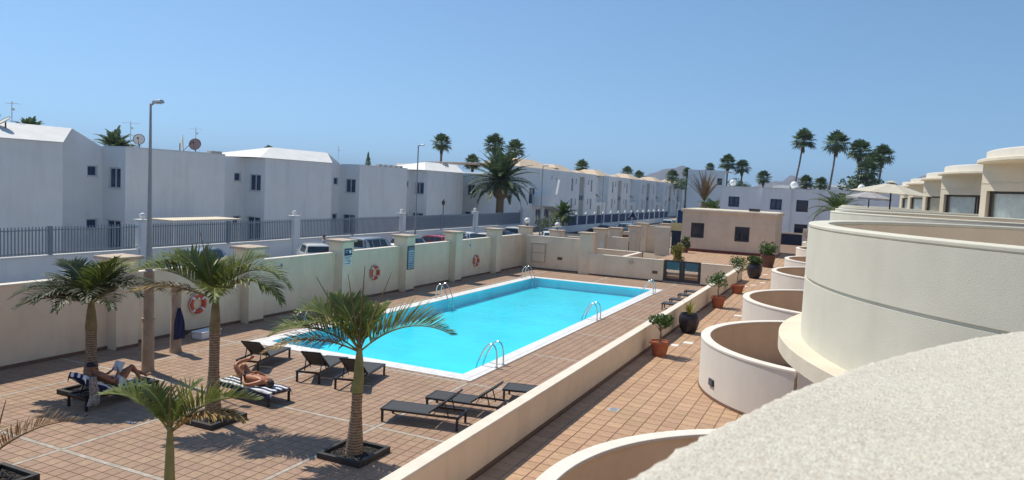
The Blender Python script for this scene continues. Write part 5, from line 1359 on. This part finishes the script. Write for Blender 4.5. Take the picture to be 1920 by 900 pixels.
lounger('middle black lounger of three with raised backs by the pool corner', (-13.42, 16.62, 0), radians(-76), 40)
lounger('black lounger with raised back nearest the pool edge behind the centre palm', (-12.08, 16.62, 0), radians(-77), 40)
lounger('nearest black lounger with raised back along the low wall', (-8.76, 14.62, 0), radians(11), 38)
lounger('second black lounger with raised back along the low wall', (-8.32, 15.92, 0), radians(8), 36)
lounger('third lounger along the low wall, half hidden by it', (-7.05, 17.75, 0), radians(12), 8)
for y, lb in ((35.75, 'nearest of four flat loungers at the far end of the low wall'), (37.45, 'second of four flat loungers at the far end of the low wall'), (39.5, 'third of four flat loungers at the far end of the low wall'), (41.2, 'farthest of four flat loungers at the far end of the low wall')):
    lounger(lb, (-6.95, y, 0), radians(3), 6)

# ---- pool ladders
def ladder(label, loc, rz):
    th = thing('pool_ladder', label, 'ladder', loc, rz, 'steel pool ladders')
    for s in (-.24, .24):
        pts = [(0, s, .0), (0, s, .30), (.02, s, .52), (.10, s, .68), (.22, s, .74), (.36, s, .66), (.52, s, .40), (.68, s, .05), (.74, s, -.2), (.75, s, -.5)]
        fine = []
        for i in range(len(pts) - 1):
            for k in range(3): fine.append(Vector(pts[i]).lerp(Vector(pts[i + 1]), k / 3))
        fine.append(Vector(pts[-1]))
        for _ in range(2): fine = [fine[0]] + [(fine[i - 1] + fine[i] * 2 + fine[i + 1]) / 4 for i in range(1, len(fine) - 1)] + [fine[-1]]
        mb = MB(); mb.tube(fine, .024, 10); r_ = mb.build('rail', M['steel'], th, True)
        mb = MB(); mb.lathe([(.05, .0), (.05, .012), (.03, .02)], (0, s, .014), 14); mb.build('flange', M['steel'], r_)
    for z, x in ((-.15, .73), (-.36, .745)): mb = MB(); mb.bx(x - .04, x + .04, -.23, .23, z - .012, z + .012); mb.build('tread', M['steel'], th)
for y, lb in ((20.5, 'nearest pool ladder on the low wall side'), (30.6, 'middle pool ladder on the low wall side'), (40.8, 'farthest pool ladder on the low wall side')): ladder(lb, (PX1 - .06, y, .01), PI)
for y, lb in ((21.0, 'nearest pool ladder on the lifebuoy wall side'), (31.1, 'middle pool ladder on the lifebuoy wall side'), (41.6, 'farthest pool ladder on the lifebuoy wall side')): ladder(lb, (PX0 + .06, y, .01), 0)

# ---- lifebuoys
def lifebuoy(label, y, z):
    th = thing('lifebuoy', label, 'lifebuoy', (-20.70, y, z), 0, 'lifebuoys on the pool wall')
    R_, r_ = .285, .078; n = 40; pts = [Vector((0, R_ * cos(2 * PI * k / n), R_ * sin(2 * PI * k / n))) for k in range(n)]
    mb = MB(); mb.tube(pts, [r_] * n, 12, closed=True); mb.build('ring', M['ring_orange'], th, True)
    for q in range(4):
        a0 = PI / 4 + q * PI / 2; mb = MB(); mb.tube([Vector((0, R_ * cos(a0 + t * .035), R_ * sin(a0 + t * .035))) for t in range(-4, 5)], r_ + .004, 12); mb.build('band', M['ring_white'], th, True)
    mb = MB(); mb.tube([Vector((.05, (R_ + .10 + .02 * cos(4 * a * PI / 16)) * cos(a * PI / 16), (R_ + .09) * sin(a * PI / 16))) for a in range(32)], .010, 5, closed=True); mb.build('grab_line', M['ring_white'], th, True)
    mb = MB(); mb.bx(-.06, .07, -.03, .03, R_ - .11, R_ - .06); mb.build('hook', M['steel'], th)
    return th
lifebuoy('orange lifebuoy left of the notice board', 29.35, 1.17); lifebuoy('orange lifebuoy far along the pool wall', 40.1, .98); lifebuoy('orange lifebuoy partly hidden behind the tall deck palm', 18.66, 1.0)

# ---- signs and fittings on the walls
th = thing('pool_sign', 'blue sign with white emblem above a printed sheet on a wall pillar', 'sign', (-20.335, 26.72, 2.2))
mb = MB(); mb.bx(0, .012, -.26, .26, .02, .34); sg = mb.build('blue_panel', M['sign_blue'], th)
mb = MB(); mb.lathe([(.0, 0), (.085, 0), (.085, .004), (0, .004)], (.013, .13, .20), 16, rot=Matrix.Rotation(PI / 2, 3, 'Y')); mb.build('emblem', M['paper'], sg)
mb = MB(); mb.bx(.012, .016, -.22, -.02, .24, .28); mb.bx(.012, .016, -.22, -.06, .16, .19); mb.build('lettering', M['sign_pale'], sg)
mb = MB(); mb.bx(0, .008, -.26, .26, -.42, .015); ps = mb.build('printed_sheet', M['paper'], th)
mb = MB()
for k, (w0, w1) in enumerate(((-.22, .22), (-.2, .1), (-.18, .2), (-.05, .22), (-.2, .15))): mb.bx(.009, .012, w0, w1, -.06 - k * .075, -.03 - k * .075)
mb.build('printed_lines', M['win_frame'], ps)
th = thing('notice_board', 'black framed pale blue rules board on the fourth wall pillar', 'notice board', (-20.335, 31.95, 1.15))
mb = MB(); mb.bx(0, .03, -.32, .32, 0, 1.22); nb = mb.build('frame', M['win_frame'], th, bevel=.008)
mb = MB(); mb.bx(.031, .036, -.27, .27, .05, 1.0); fc = mb.build('sheet', M['sign_pale'], th)
mb = MB(); mb.bx(.031, .036, -.27, .27, 1.02, 1.17); mb.build('header', M['shutter'], th)
mb = MB(); rnd = random.Random(4)
for c_ in range(3):
    for k in range(9):
        y = -.24 + c_ * .17; z = .9 - k * .095; mb.bx(.037, .040, y, y + rnd.uniform(.07, .14), z - .05, z)
mb.build('pictograms', M['sign_blue'], fc)
th = thing('meter_cabinet', 'beige two door meter cabinet set on the cross wall near the corner', 'cabinet', (-19.35, 46.97, .5))
mb = MB(); mb.bx(-.52, .52, -.05, .03, 0, 1.32); mb.build('frame', M['cap_stone'], th)
for z in (.05, .68): mb = MB(); mb.bx(-.46, .46, -.075, -.051, z, z + .58); mb.build('door', M['wall_beige'], th, bevel=.01)
mb = MB(); mb.bx(-.58, .58, -.14, .02, 1.322, 1.38); mb.build('hood', M['wall_top'], th)
for x, y, z, lb in ((-17.75, 46.98, .78, 'brown louvre light low on the cross wall left of its pillar'), (-10.95, 46.48, .5, 'brown louvre light low on the cross wall beside the glass gate')):
    th = thing('step_light', lb, 'light', (x, y, z), 0, 'brown louvre lights'); mb = MB(); mb.bx(-.17, .17, -.02, .015, 0, .18); bb = mb.build('housing', M['brown_vent'], th, bevel=.006)
    for k in range(3): mb = MB(); mb.bx(-.14, .14, -.032, -.021, .03 + k * .05, .06 + k * .05); mb.build('louvre', M['skirt'], bb)
th = thing('wall_ring', 'small round ring ornament on the lower cross wall', 'ornament', (-12.55, 46.46, 1.12)); mb = MB(); mb.tube([(.12 * cos(a * PI / 8), 0, .12 * sin(a * PI / 8)) for a in range(16)], .02, 6, closed=True); mb.build('ring', M['cap_stone'], th)
for y, z, lb in ((22.9, 2.02, 'small pale tile plaque on the wall panel left of the sign pillar'), (39.3, 1.98, 'small pale tile plaque above the far lifebuoy')):
    th = thing('wall_plaque', lb, 'plaque', (-20.755, y, z), 0, 'small plaques on the pool wall'); mb = MB(); mb.bx(0, .012, -.14, .14, -.12, .14); pq = mb.build('plate', M['ring_white'], th); mb = MB(); mb.bx(.013, .016, -.08, .06, -.07, .09); mb.build('motif', M['shutter'], pq)
# second thick post with towel, white box, cool things by the wall
th = thing('deck_column', 'short thick brown post behind the lamp post with a dark towel', 'post', (-18.85, 16.15, 0))
mb = MB(); mb.tube([(0, 0, -.01), (0, 0, .12), (0, 0, 1.1), (0, 0, 1.12), (0, 0, 2.1)], [.20, .165, .16, .15, .145], 18); mb.build('shaft', M['pole_base'], th, True)
mb = MB(); mb.lathe([(.17, 2.1), (.17, 2.14), (0, 2.2)], n=18); mb.build('cap', M['cap_stone'], th)
mb = MB(); n_ = 10; vs = []
for i in range(n_ + 1):
    for j in range(7): f = i / n_; w = .05 + .16 * sin(min(1, f * 1.4) * PI * .6); vs.append((.19 + .03 * sin(j * 1.9 + f * 3), -.05 + (j / 6 - .5) * 2 * w, 1.42 - .98 * f))
mb.add(vs, [(i * 7 + j, i * 7 + j + 1, (i + 1) * 7 + j + 1, (i + 1) * 7 + j) for i in range(n_) for j in range(6)])
o = mb.build('hanging_towel', M['cloth_navy'], None, True, fix=False); o.location = (-18.85, 16.15, 0); o.modifiers.new('s', 'SOLIDIFY').thickness = .02; tag(o, 'dark blue towel hanging on the thick brown post', 'towel')
th = thing('storage_box', 'white plastic box on the ground against the pool wall', 'box', (-19.75, 18.2, .0), .1); mb = MB(); mb.bx(-.22, .22, -.45, .45, 0, .20); mb.build('body', M['cloth_white'], th, bevel=.03); mb = MB(); mb.bx(-.24, .24, -.47, .47, .202, .26); mb.build('lid', M['paper'], th, bevel=.02)
th = thing('ground_vent', 'brown box vent at the foot of the pool wall', 'vent', (-20.66, 18.05, 0)); mb = MB(); mb.bx(-.08, .08, -.12, .12, 0, .14); mb.build('housing', M['brown_vent'], th, bevel=.01)
# garden chair and plants in the yard beyond
th = thing('yard_chair', 'reddish wooden chair in the small yard past the cross wall', 'chair', (-16.4, 58.6, 1.1), .5)
for x in (-.22, .22):
    for y in (-.22, .22): mb = MB(); mb.bx(x - .025, x + .025, y - .025, y + .025, -1.1, .45); mb.build('leg', M['wood'], th)
mb = MB(); mb.bx(-.26, .26, -.26, .26, .45, .50); mb.build('seat', M['wood'], th); mb = MB(); mb.bx(-.26, .26, .2, .25, .5, 1.05); mb.build('backrest', M['wood'], th)
bush('green plants in the small yard by the reddish chair', -17.3, 57.6, 1.25, .7, .4, 260, .16, 41, 'bush', 'yard_plant', 'plant')

# ---- towels
def drape(label, pts, w, m, loc, rz, seed, edge_drop=.05):
    rnd = random.Random(seed); mb = MB(); N = len(pts) - 1; W = 12; vs = []
    fine = []
    for i in range(N):
        for k in range(6): fine.append(Vector(pts[i]).lerp(Vector(pts[i + 1]), k / 6))
    fine.append(Vector(pts[-1]))
    for i, p in enumerate(fine):
        for j in range(W + 1):
            s = j / W * 2 - 1
            dz = -edge_drop * max(0, abs(s) - .82) / .18 + .008 * sin(i * .9 + j * .7 + seed)
            vs.append((p.x + .01 * sin(j * .8), s * w + .012 * sin(i * .6 + seed), p.z + dz))
    mb.add(vs, [(i * (W + 1) + j, i * (W + 1) + j + 1, (i + 1) * (W + 1) + j + 1, (i + 1) * (W + 1) + j) for i in range(len(fine) - 1) for j in range(W)])
    o = mb.build('beach_towel', M[m], None, True, fix=False); o.location = loc; o.rotation_euler = (0, 0, rz); o.modifiers.new('s', 'SOLIDIFY').thickness = .012
    return tag(o, label, 'towel', 'striped towels on loungers')
a_ = radians(34); bx_, bz_ = .22, .34
drape('blue and white striped towel under the reading sunbather', [(-.62, 0, .345), (-.2, 0, .345), (.14, 0, .35), (.26, 0, .40), (.22 + .5 * cos(a_), 0, .36 + .5 * sin(a_)), (.22 + .84 * cos(a_), 0, .37 + .84 * sin(a_)), (.22 + .87 * cos(a_), 0, .30 + .80 * sin(a_))], .36, 'towel_lines', L1.location, L1.rotation_euler.z, 1, .17)
drape('navy and white striped towel under the second sunbather', [(-.95, 0, .35), (-.4, 0, .35), (.1, 0, .355), (.6, 0, .36), (.97, 0, .36), (1.0, 0, .30)], .38, 'towel_cross', L2.location, L2.rotation_euler.z, 2, .13)
# patterned cloth hanging from the first lounger's back
mb = MB(); vs = []; n_ = 14
for i in range(n_ + 1):
    f = i / n_
    for j in range(7): s = j / 6 - .5; vs.append((.80 + s * (.16 + .16 * f) + .02 * sin(f * 7), .38 + .03 * sin(j * 2.1 + f * 4) + .03 * f, .80 - .68 * f + .03 * s))
mb.add(vs, [(i * 7 + j, i * 7 + j + 1, (i + 1) * 7 + j + 1, (i + 1) * 7 + j) for i in range(n_) for j in range(6)])
o = mb.build('patterned_cloth', M['cloth_pattern'], None, True, fix=False); o.location = L1.location; o.rotation_euler = L1.rotation_euler; o.modifiers.new('s', 'SOLIDIFY').thickness = .008; tag(o, 'pale patterned wrap hanging from the back of the first lounger', 'wrap')

# ================================================================ people
def skin_mesh(name, V, E, mat_, parent, sub=2):
    names = list(V); idx = {k: i for i, k in enumerate(names)}
    me = bpy.data.meshes.new(name); me.from_pydata([V[k][0] for k in names], [(idx[a], idx[b]) for a, b in E], []); me.materials.append(mat_)
    o = link(name, me, parent)
    o.modifiers.new('skin', 'SKIN').use_smooth_shade = True
    if not me.skin_vertices: me.attributes  # layer is made with the modifier
    sk = me.skin_vertices[0].data
    for k in names:
        r = V[k][1]; sk[idx[k]].radius = (r, r) if not hasattr(r, '__len__') else r
    sk[0].use_root = True
    s = o.modifiers.new('sub', 'SUBSURF'); s.levels = sub; s.render_levels = sub
    return o
def hand(V, E, wrist, key, d, side, r=.0085):
    """palm with four unequal curled fingers and a thumb leaving its side"""
    w = Vector(V[wrist][0]); d = Vector(d).normalized(); s = Vector(side).normalized(); nrm = d.cross(s).normalized()
    V[key + 'palm'] = (w + d * .06, (.032, .016)); E.append((wrist, key + 'palm'))
    V[key + 'kn'] = (w + d * .10, (.036, .014)); E.append((key + 'palm', key + 'kn'))
    for i, l in enumerate((.066, .075, .07, .055)):
        b = w + d * .105 + s * (i - 1.5) * .021; m_ = b + d * l * .5 + nrm * .012; e = m_ + d * l * .35 + nrm * .03
        V[key + 'a%d' % i] = (b + d * .012, r); V[key + 'b%d' % i] = (m_, r * .95); V[key + 'c%d' % i] = (e, r * .8)
        E += [(key + 'kn', key + 'a%d' % i), (key + 'a%d' % i, key + 'b%d' % i), (key + 'b%d' % i, key + 'c%d' % i)]
    b = w + d * .045 - s * .035; V[key + 't0'] = (b, r * 1.2); V[key + 't1'] = (b + d * .03 - s * .022 + nrm * .01, r); V[key + 't2'] = (b + d * .055 - s * .024 + nrm * .022, r * .85)
    E += [(key + 'palm', key + 't0'), (key + 't0', key + 't1'), (key + 't1', key + 't2')]
def head_parts(th, c, fwd, up, hairm, cap=False, bald=False):
    """eyes, mouth and hair or cap set on the head; c centre, fwd facing, up crown"""
    f = Vector(fwd).normalized(); u = Vector(up).normalized(); s = f.cross(u).normalized(); R = Matrix((s, f, u)).transposed(); c = Vector(c)
    for q in (-1, 1):
        mb = MB(); mb.lathe([(.0, -.008), (.014, -.004), (.014, .004), (0, .008)], c + R @ Vector((q * .033, .092, .012)), 8, rot=R); mb.build('eye', M['hair'], th, True)
        mb = MB(); mb.lathe([(.0, -.03), (.018, -.015), (.02, .012), (0, .03)], c + R @ Vector((q * .085, -.005, .0)), 8, rot=R, squash=(.45, 1)); mb.build('ear', M['skin_a'], th, True)
    mb = MB(); mb.box(c + R @ Vector((0, .095, -.048)), (.045, .012, .010), 0, 0, R); mb.build('mouth', M['tail_red'], th)
    prof = [(.108 * sin(a * PI / 16), .012 + .115 * cos(a * PI / 16)) for a in range(8 if cap else 9, -1, -1)]
    mb = MB(); mb.lathe(prof, c + R @ Vector((0, -.012, .0)), 18, rot=R, squash=(.86, 1.02)); hr = mb.build('cap' if cap else 'hair', M[hairm], th, True)
    if cap:
        mb = MB(); mb.add([c + R @ Vector(p) for p in ((-.07, .07, .035), (.07, .07, .035), (.055, .185, .02), (-.055, .185, .02), (-.07, .07, .043), (.07, .07, .043), (.055, .185, .028), (-.055, .185, .028))], [(0, 1, 2, 3), (7, 6, 5, 4), (0, 4, 5, 1), (1, 5, 6, 2), (2, 6, 7, 3), (3, 7, 4, 0)]); mb.build('peak', M[hairm], hr)

# reading sunbather
th = thing('person', 'sunbather in a dark cap reading with knees up on the left lounger', 'person', L1.location, L1.rotation_euler.z)
V = {}; E = []
def J(k, p, r, par=None):
    V[k] = (Vector(p), r)
    if par: E.append((par, k))
J('pelvis', (.00, 0, .45), (.15, .11)); J('belly', (.16, 0, .52), (.145, .11), 'pelvis'); J('chest', (.38, 0, .665), (.16, .115), 'belly'); J('upper', (.49, 0, .745), (.13, .09), 'chest'); J('neck', (.555, 0, .82), .052, 'upper'); J('jaw', (.575, 0, .875), (.068, .075), 'neck'); J('skull', (.60, 0, .95), (.076, .088), 'jaw'); J('crown', (.615, 0, 1.0), (.06, .07), 'skull'); J('nose', (.502, 0, .92), .012, 'skull')
for s, q in ((1, 'l'), (-1, 'r')):
    J('sh' + q, (.48, s * .17, .735), .062, 'upper'); J('ua' + q, (.35, s * .235, .63), .050, 'sh' + q); J('el' + q, (.21, s * .25, .53), .042, 'ua' + q); J('fa' + q, (.09, s * .18, .62), .036, 'el' + q); J('wr' + q, (.00, s * .115, .71), .026, 'fa' + q); hand(V, E, 'wr' + q, q, (-.4, -s * .35, .5), (-.3, s * .2, -.5))
    kz, kx, fx = ((.80, -.38, -.62) if s > 0 else (.68, -.44, -.92))
    J('hip' + q, (-.07, s * .095, .44), .098, 'pelvis'); J('th' + q, (-.22, s * .11, .44 + (kz - .44) * .5), .082, 'hip' + q); J('kn' + q, (kx, s * .10, kz), .060, 'th' + q); J('ca' + q, (kx + (fx - kx) * .42, s * .10, kz - (kz - .41) * .45), .055, 'kn' + q); J('an' + q, (fx, s * .10, .42), .036, 'ca' + q); J('he' + q, (fx + .02, s * .10, .385), .034, 'an' + q); J('ft' + q, (fx - .11, s * .11, .40), (.042, .022), 'he' + q); J('to' + q, (fx - .17, s * .115, .42), (.034, .014), 'ft' + q)
skin_mesh('body', V, E, M['skin_a'], th)
head_parts(th, (.595, 0, .935), (-.95, 0, -.1), (.12, 0, 1), 'cap', True)
V2 = {'p': (Vector((.02, 0, .46)), (.165, .125)), 'hl': (Vector((-.07, .10, .45)), .112), 'hr': (Vector((-.07, -.10, .45)), .112), 'tl': (Vector((-.20, .112, .57)), .094), 'tr': (Vector((-.22, -.112, .54)), .094)}
skin_mesh('shorts', V2, [('p', 'hl'), ('p', 'hr'), ('hl', 'tl'), ('hr', 'tr')], M['cloth_white'], th)
tb = thing('book', 'open white book held by the reading sunbather', 'book', L1.location, L1.rotation_euler.z)
for s in (-1, 1):
    mb = MB(); R = Matrix.Rotation(radians(-28), 3, 'Y') @ Matrix.Rotation(s * radians(14), 3, 'Z'); c = Vector((-.08, s * .085, .82)); mb.box(c, (.014, .17, .25), 0, 0, R); cv = mb.build('cover', M['paper'], tb)
    mb = MB(); mb.box(c + R @ Vector((.013, 0, 0)), (.010, .155, .235), 0, 0, R); mb.build('pages', M['cloth_white'], cv)
# second sunbather lying flat
th = thing('person', 'sunbather in black trunks lying flat with crossed knees on a striped towel', 'person', L2.location, L2.rotation_euler.z)
V = {}; E = []
J('pelvis', (-.18, 0, .47), (.15, .10)); J('belly', (.02, 0, .49), (.15, .115), 'pelvis'); J('chest', (.24, 0, .49), (.165, .12), 'belly'); J('upper', (.38, 0, .475), (.13, .09), 'chest'); J('neck', (.47, 0, .46), .054, 'upper'); J('jaw', (.535, 0, .475), (.068, .072), 'neck'); J('skull', (.615, 0, .475), (.076, .086), 'jaw'); J('crown', (.665, 0, .47), (.06, .07), 'skull'); J('nose', (.585, 0, .578), .012, 'skull')
for s, q in ((1, 'l'), (-1, 'r')):
    J('sh' + q, (.37, s * .175, .465), .063, 'upper')
    if s < 0: J('ua' + q, (.22, s * .30, .42), .050, 'sh' + q); J('el' + q, (.08, s * .345, .41), .042, 'ua' + q); J('fa' + q, (-.05, s * .28, .44), .036, 'el' + q); J('wr' + q, (-.15, s * .20, .50), .027, 'fa' + q); hand(V, E, 'wr' + q, q, (-.6, -s * .5, .35), (.3, s * .7, .1))
    else: J('ua' + q, (.24, s * .29, .44), .050, 'sh' + q); J('el' + q, (.10, s * .31, .46), .042, 'ua' + q); J('fa' + q, (.02, s * .22, .56), .036, 'el' + q); J('wr' + q, (-.02, s * .10, .635), .027, 'fa' + q); hand(V, E, 'wr' + q, q, (-.2, -s * 1.0, .0), (1, .0, .0))
    J('hip' + q, (-.26, s * .095, .46), .100, 'pelvis')
    if s > 0: J('th' + q, (-.40, s * .11, .59), .082, 'hip' + q); J('kn' + q, (-.53, s * .12, .75), .060, 'th' + q); J('ca' + q, (-.65, s * .12, .59), .055, 'kn' + q); J('an' + q, (-.76, s * .12, .43), .036, 'ca' + q); J('he' + q, (-.75, s * .12, .39), .034, 'an' + q); J('ft' + q, (-.87, s * .13, .39), (.042, .022), 'he' + q); J('to' + q, (-.94, s * .13, .385), (.034, .014), 'ft' + q)
    else: J('th' + q, (-.38, s * .16, .62), .082, 'hip' + q); J('kn' + q, (-.50, s * .18, .78), .060, 'th' + q); J('ca' + q, (-.51, .0, .84), .054, 'kn' + q); J('an' + q, (-.46, .19, .87), .036, 'ca' + q); J('he' + q, (-.47, .23, .85), .034, 'an' + q); J('ft' + q, (-.38, .26, .92), (.042, .022), 'he' + q); J('to' + q, (-.33, .27, .97), (.034, .014), 'ft' + q)
skin_mesh('body', V, E, M['skin_b'], th)
head_parts(th, (.60, 0, .475), (0, 0, 1), (1, 0, 0), 'hair')
V2 = {'p': (Vector((-.17, 0, .47)), (.162, .112)), 'hl': (Vector((-.25, .10, .47)), .112), 'hr': (Vector((-.25, -.10, .47)), .112), 'tl': (Vector((-.31, .12, .56)), .10), 'tr': (Vector((-.33, -.11, .55)), .10)}
skin_mesh('swim_trunks', V2, [('p', 'hl'), ('p', 'hr'), ('hl', 'tl'), ('hr', 'tr')], M['cloth_black'], th)
# pedestrian behind the white hatchback
th = thing('person', 'pedestrian in a white shirt walking behind the white hatchback', 'person', (-32.6, 40.1, .0), radians(200))
V = {}; E = []
J('pelvis', (0, 0, .95), (.15, .11)); J('belly', (.01, 0, 1.10), (.14, .10), 'pelvis'); J('chest', (.0, 0, 1.30), (.16, .11), 'belly'); J('upper', (0, 0, 1.42), (.13, .08), 'chest'); J('neck', (.01, 0, 1.50), .05, 'upper'); J('jaw', (.03, 0, 1.57), (.066, .075), 'neck'); J('skull', (.02, 0, 1.65), (.075, .088), 'jaw'); J('crown', (.01, 0, 1.70), (.06, .07), 'skull'); J('nose', (.12, 0, 1.61), .012, 'skull')
for s, q in ((1, 'l'), (-1, 'r')):
    J('sh' + q, (0, s * .17, 1.41), .06, 'upper'); J('ua' + q, (-s * .05, s * .22, 1.27), .048, 'sh' + q); J('el' + q, (-s * .09, s * .23, 1.12), .04, 'ua' + q); J('fa' + q, (-s * .05 + .05, s * .23, 1.0), .034, 'el' + q); J('wr' + q, (-s * .02 + .1, s * .22, .88), .026, 'fa' + q); hand(V, E, 'wr' + q, q, (.1, 0, -1), (1, 0, 0))
    J('hip' + q, (0, s * .09, .92), .095, 'pelvis'); J('th' + q, (s * .08, s * .09, .72), .08, 'hip' + q); J('kn' + q, (s * .13 + .03, s * .09, .50), .058, 'th' + q); J('ca' + q, (s * .15, s * .09, .32), .052, 'kn' + q); J('an' + q, (s * .20 - .02, s * .09, .10), .036, 'ca' + q); J('he' + q, (s * .20 - .05, s * .09, .04), .034, 'an' + q); J('ft' + q, (s * .20 + .08, s * .1, .03), (.042, .025), 'he' + q); J('to' + q, (s * .2 + .16, s * .1, .025), (.034, .018), 'ft' + q)
skin_mesh('body', V, E, M['skin_a'], th); head_parts(th, (.02, 0, 1.63), (1, 0, 0), (0, 0, 1), 'hair')
V2 = {'p': (Vector((0, 0, .93)), (.165, .12)), 'b': (Vector((.01, 0, 1.10)), (.155, .115)), 'c': (Vector((0, 0, 1.30)), (.175, .122)), 'u': (Vector((0, 0, 1.41)), (.14, .09)), 'sl': (Vector((0, .18, 1.40)), .07), 'sr': (Vector((0, -.18, 1.40)), .07), 'al': (Vector((-.04, .225, 1.25)), .06), 'ar': (Vector((.04, -.225, 1.25)), .06)}
skin_mesh('shirt', V2, [('p', 'b'), ('b', 'c'), ('c', 'u'), ('u', 'sl'), ('u', 'sr'), ('sl', 'al'), ('sr', 'ar')], M['cloth_white'], th)
V2 = {'p': (Vector((0, 0, .92)), (.158, .118)), 'hl': (Vector((0, .09, .9)), .105), 'hr': (Vector((0, -.09, .9)), .105), 'tl': (Vector((.08, .09, .7)), .09), 'tr': (Vector((-.08, -.09, .7)), .09)}
skin_mesh('shorts', V2, [('p', 'hl'), ('p', 'hr'), ('hl', 'tl'), ('hr', 'tr')], M['cloth_navy'], th)

# ---- bag and sandals
th = thing('beach_bag', 'green and white beach bag beside the planter behind the small palm', 'bag', (-13.75, 11.75, 0), .4)
mb = MB(); mb.lathe([(.15, 0), (.20, .10), (.21, .28), (.17, .40), (.15, .40), (.14, .30), (0, .28)], n=14, squash=(1, .6)); mb.build('body', M['green_bag'], th, True)
mb = MB(); leaf = random.Random(3); leaf_cloud(mb, (0, 0, .42), .13, .08, .07, 40, .1, leaf); mb.build('towel_bundle', M['cloth_white'], th, fix=False)
for s in (-1, 1): mb = MB(); mb.tube([(-.09, s * .11, .36), (-.06, s * .12, .52), (.06, s * .12, .52), (.09, s * .11, .36)], .012, 6); mb.build('handle', M['cloth_white'], th, True)
for x, y, rz, m, lb in ((-15.35, 10.72, .4, 'tan_fabric', 'tan sandal lying by the first lounger leg'), (-15.55, 10.62, .9, 'cloth_pattern', 'grey sandal lying by the first lounger leg'), (-14.2, 11.0, .2, 'shutter', 'grey sandal alone on the tiles left of the small palm')):
    th = thing('sandal', lb, 'sandal', (x, y, 0.001), rz, 'sandals on the deck'); mb = MB(); mb.prism([(-.13, -.035), (-.05, -.042), (.08, -.05), (.13, -.02), (.13, .02), (.08, .05), (-.05, .04), (-.13, .03)], 0, .022); mb.build('sole', M[m], th, bevel=.005)
    mb = MB(); mb.tube([(.0, -.045, .02), (.03, -.02, .05), (.06, 0, .055), (.03, .02, .05), (.0, .045, .02)], .009, 5); mb.build('strap', M['win_frame'], th)

# ================================================================ haze
if HAZE:
    mb = MB(); mb.bx(-7000, 7000, -1200, 7500, -8.5, 210)
    hz = bpy.data.materials.new('haze'); hz.use_nodes = True; N = hz.node_tree.nodes; N.remove(N['Principled BSDF'])
    v = N.new('ShaderNodeVolumePrincipled'); v.inputs['Density'].default_value = 0.00015; v.inputs['Color'].default_value = (.50, .64, .84, 1); v.inputs['Anisotropy'].default_value = .2
    hz.node_tree.links.new(v.outputs[0], N['Material Output'].inputs['Volume'])
    tag(mb.build('haze', hz), kind='stuff')
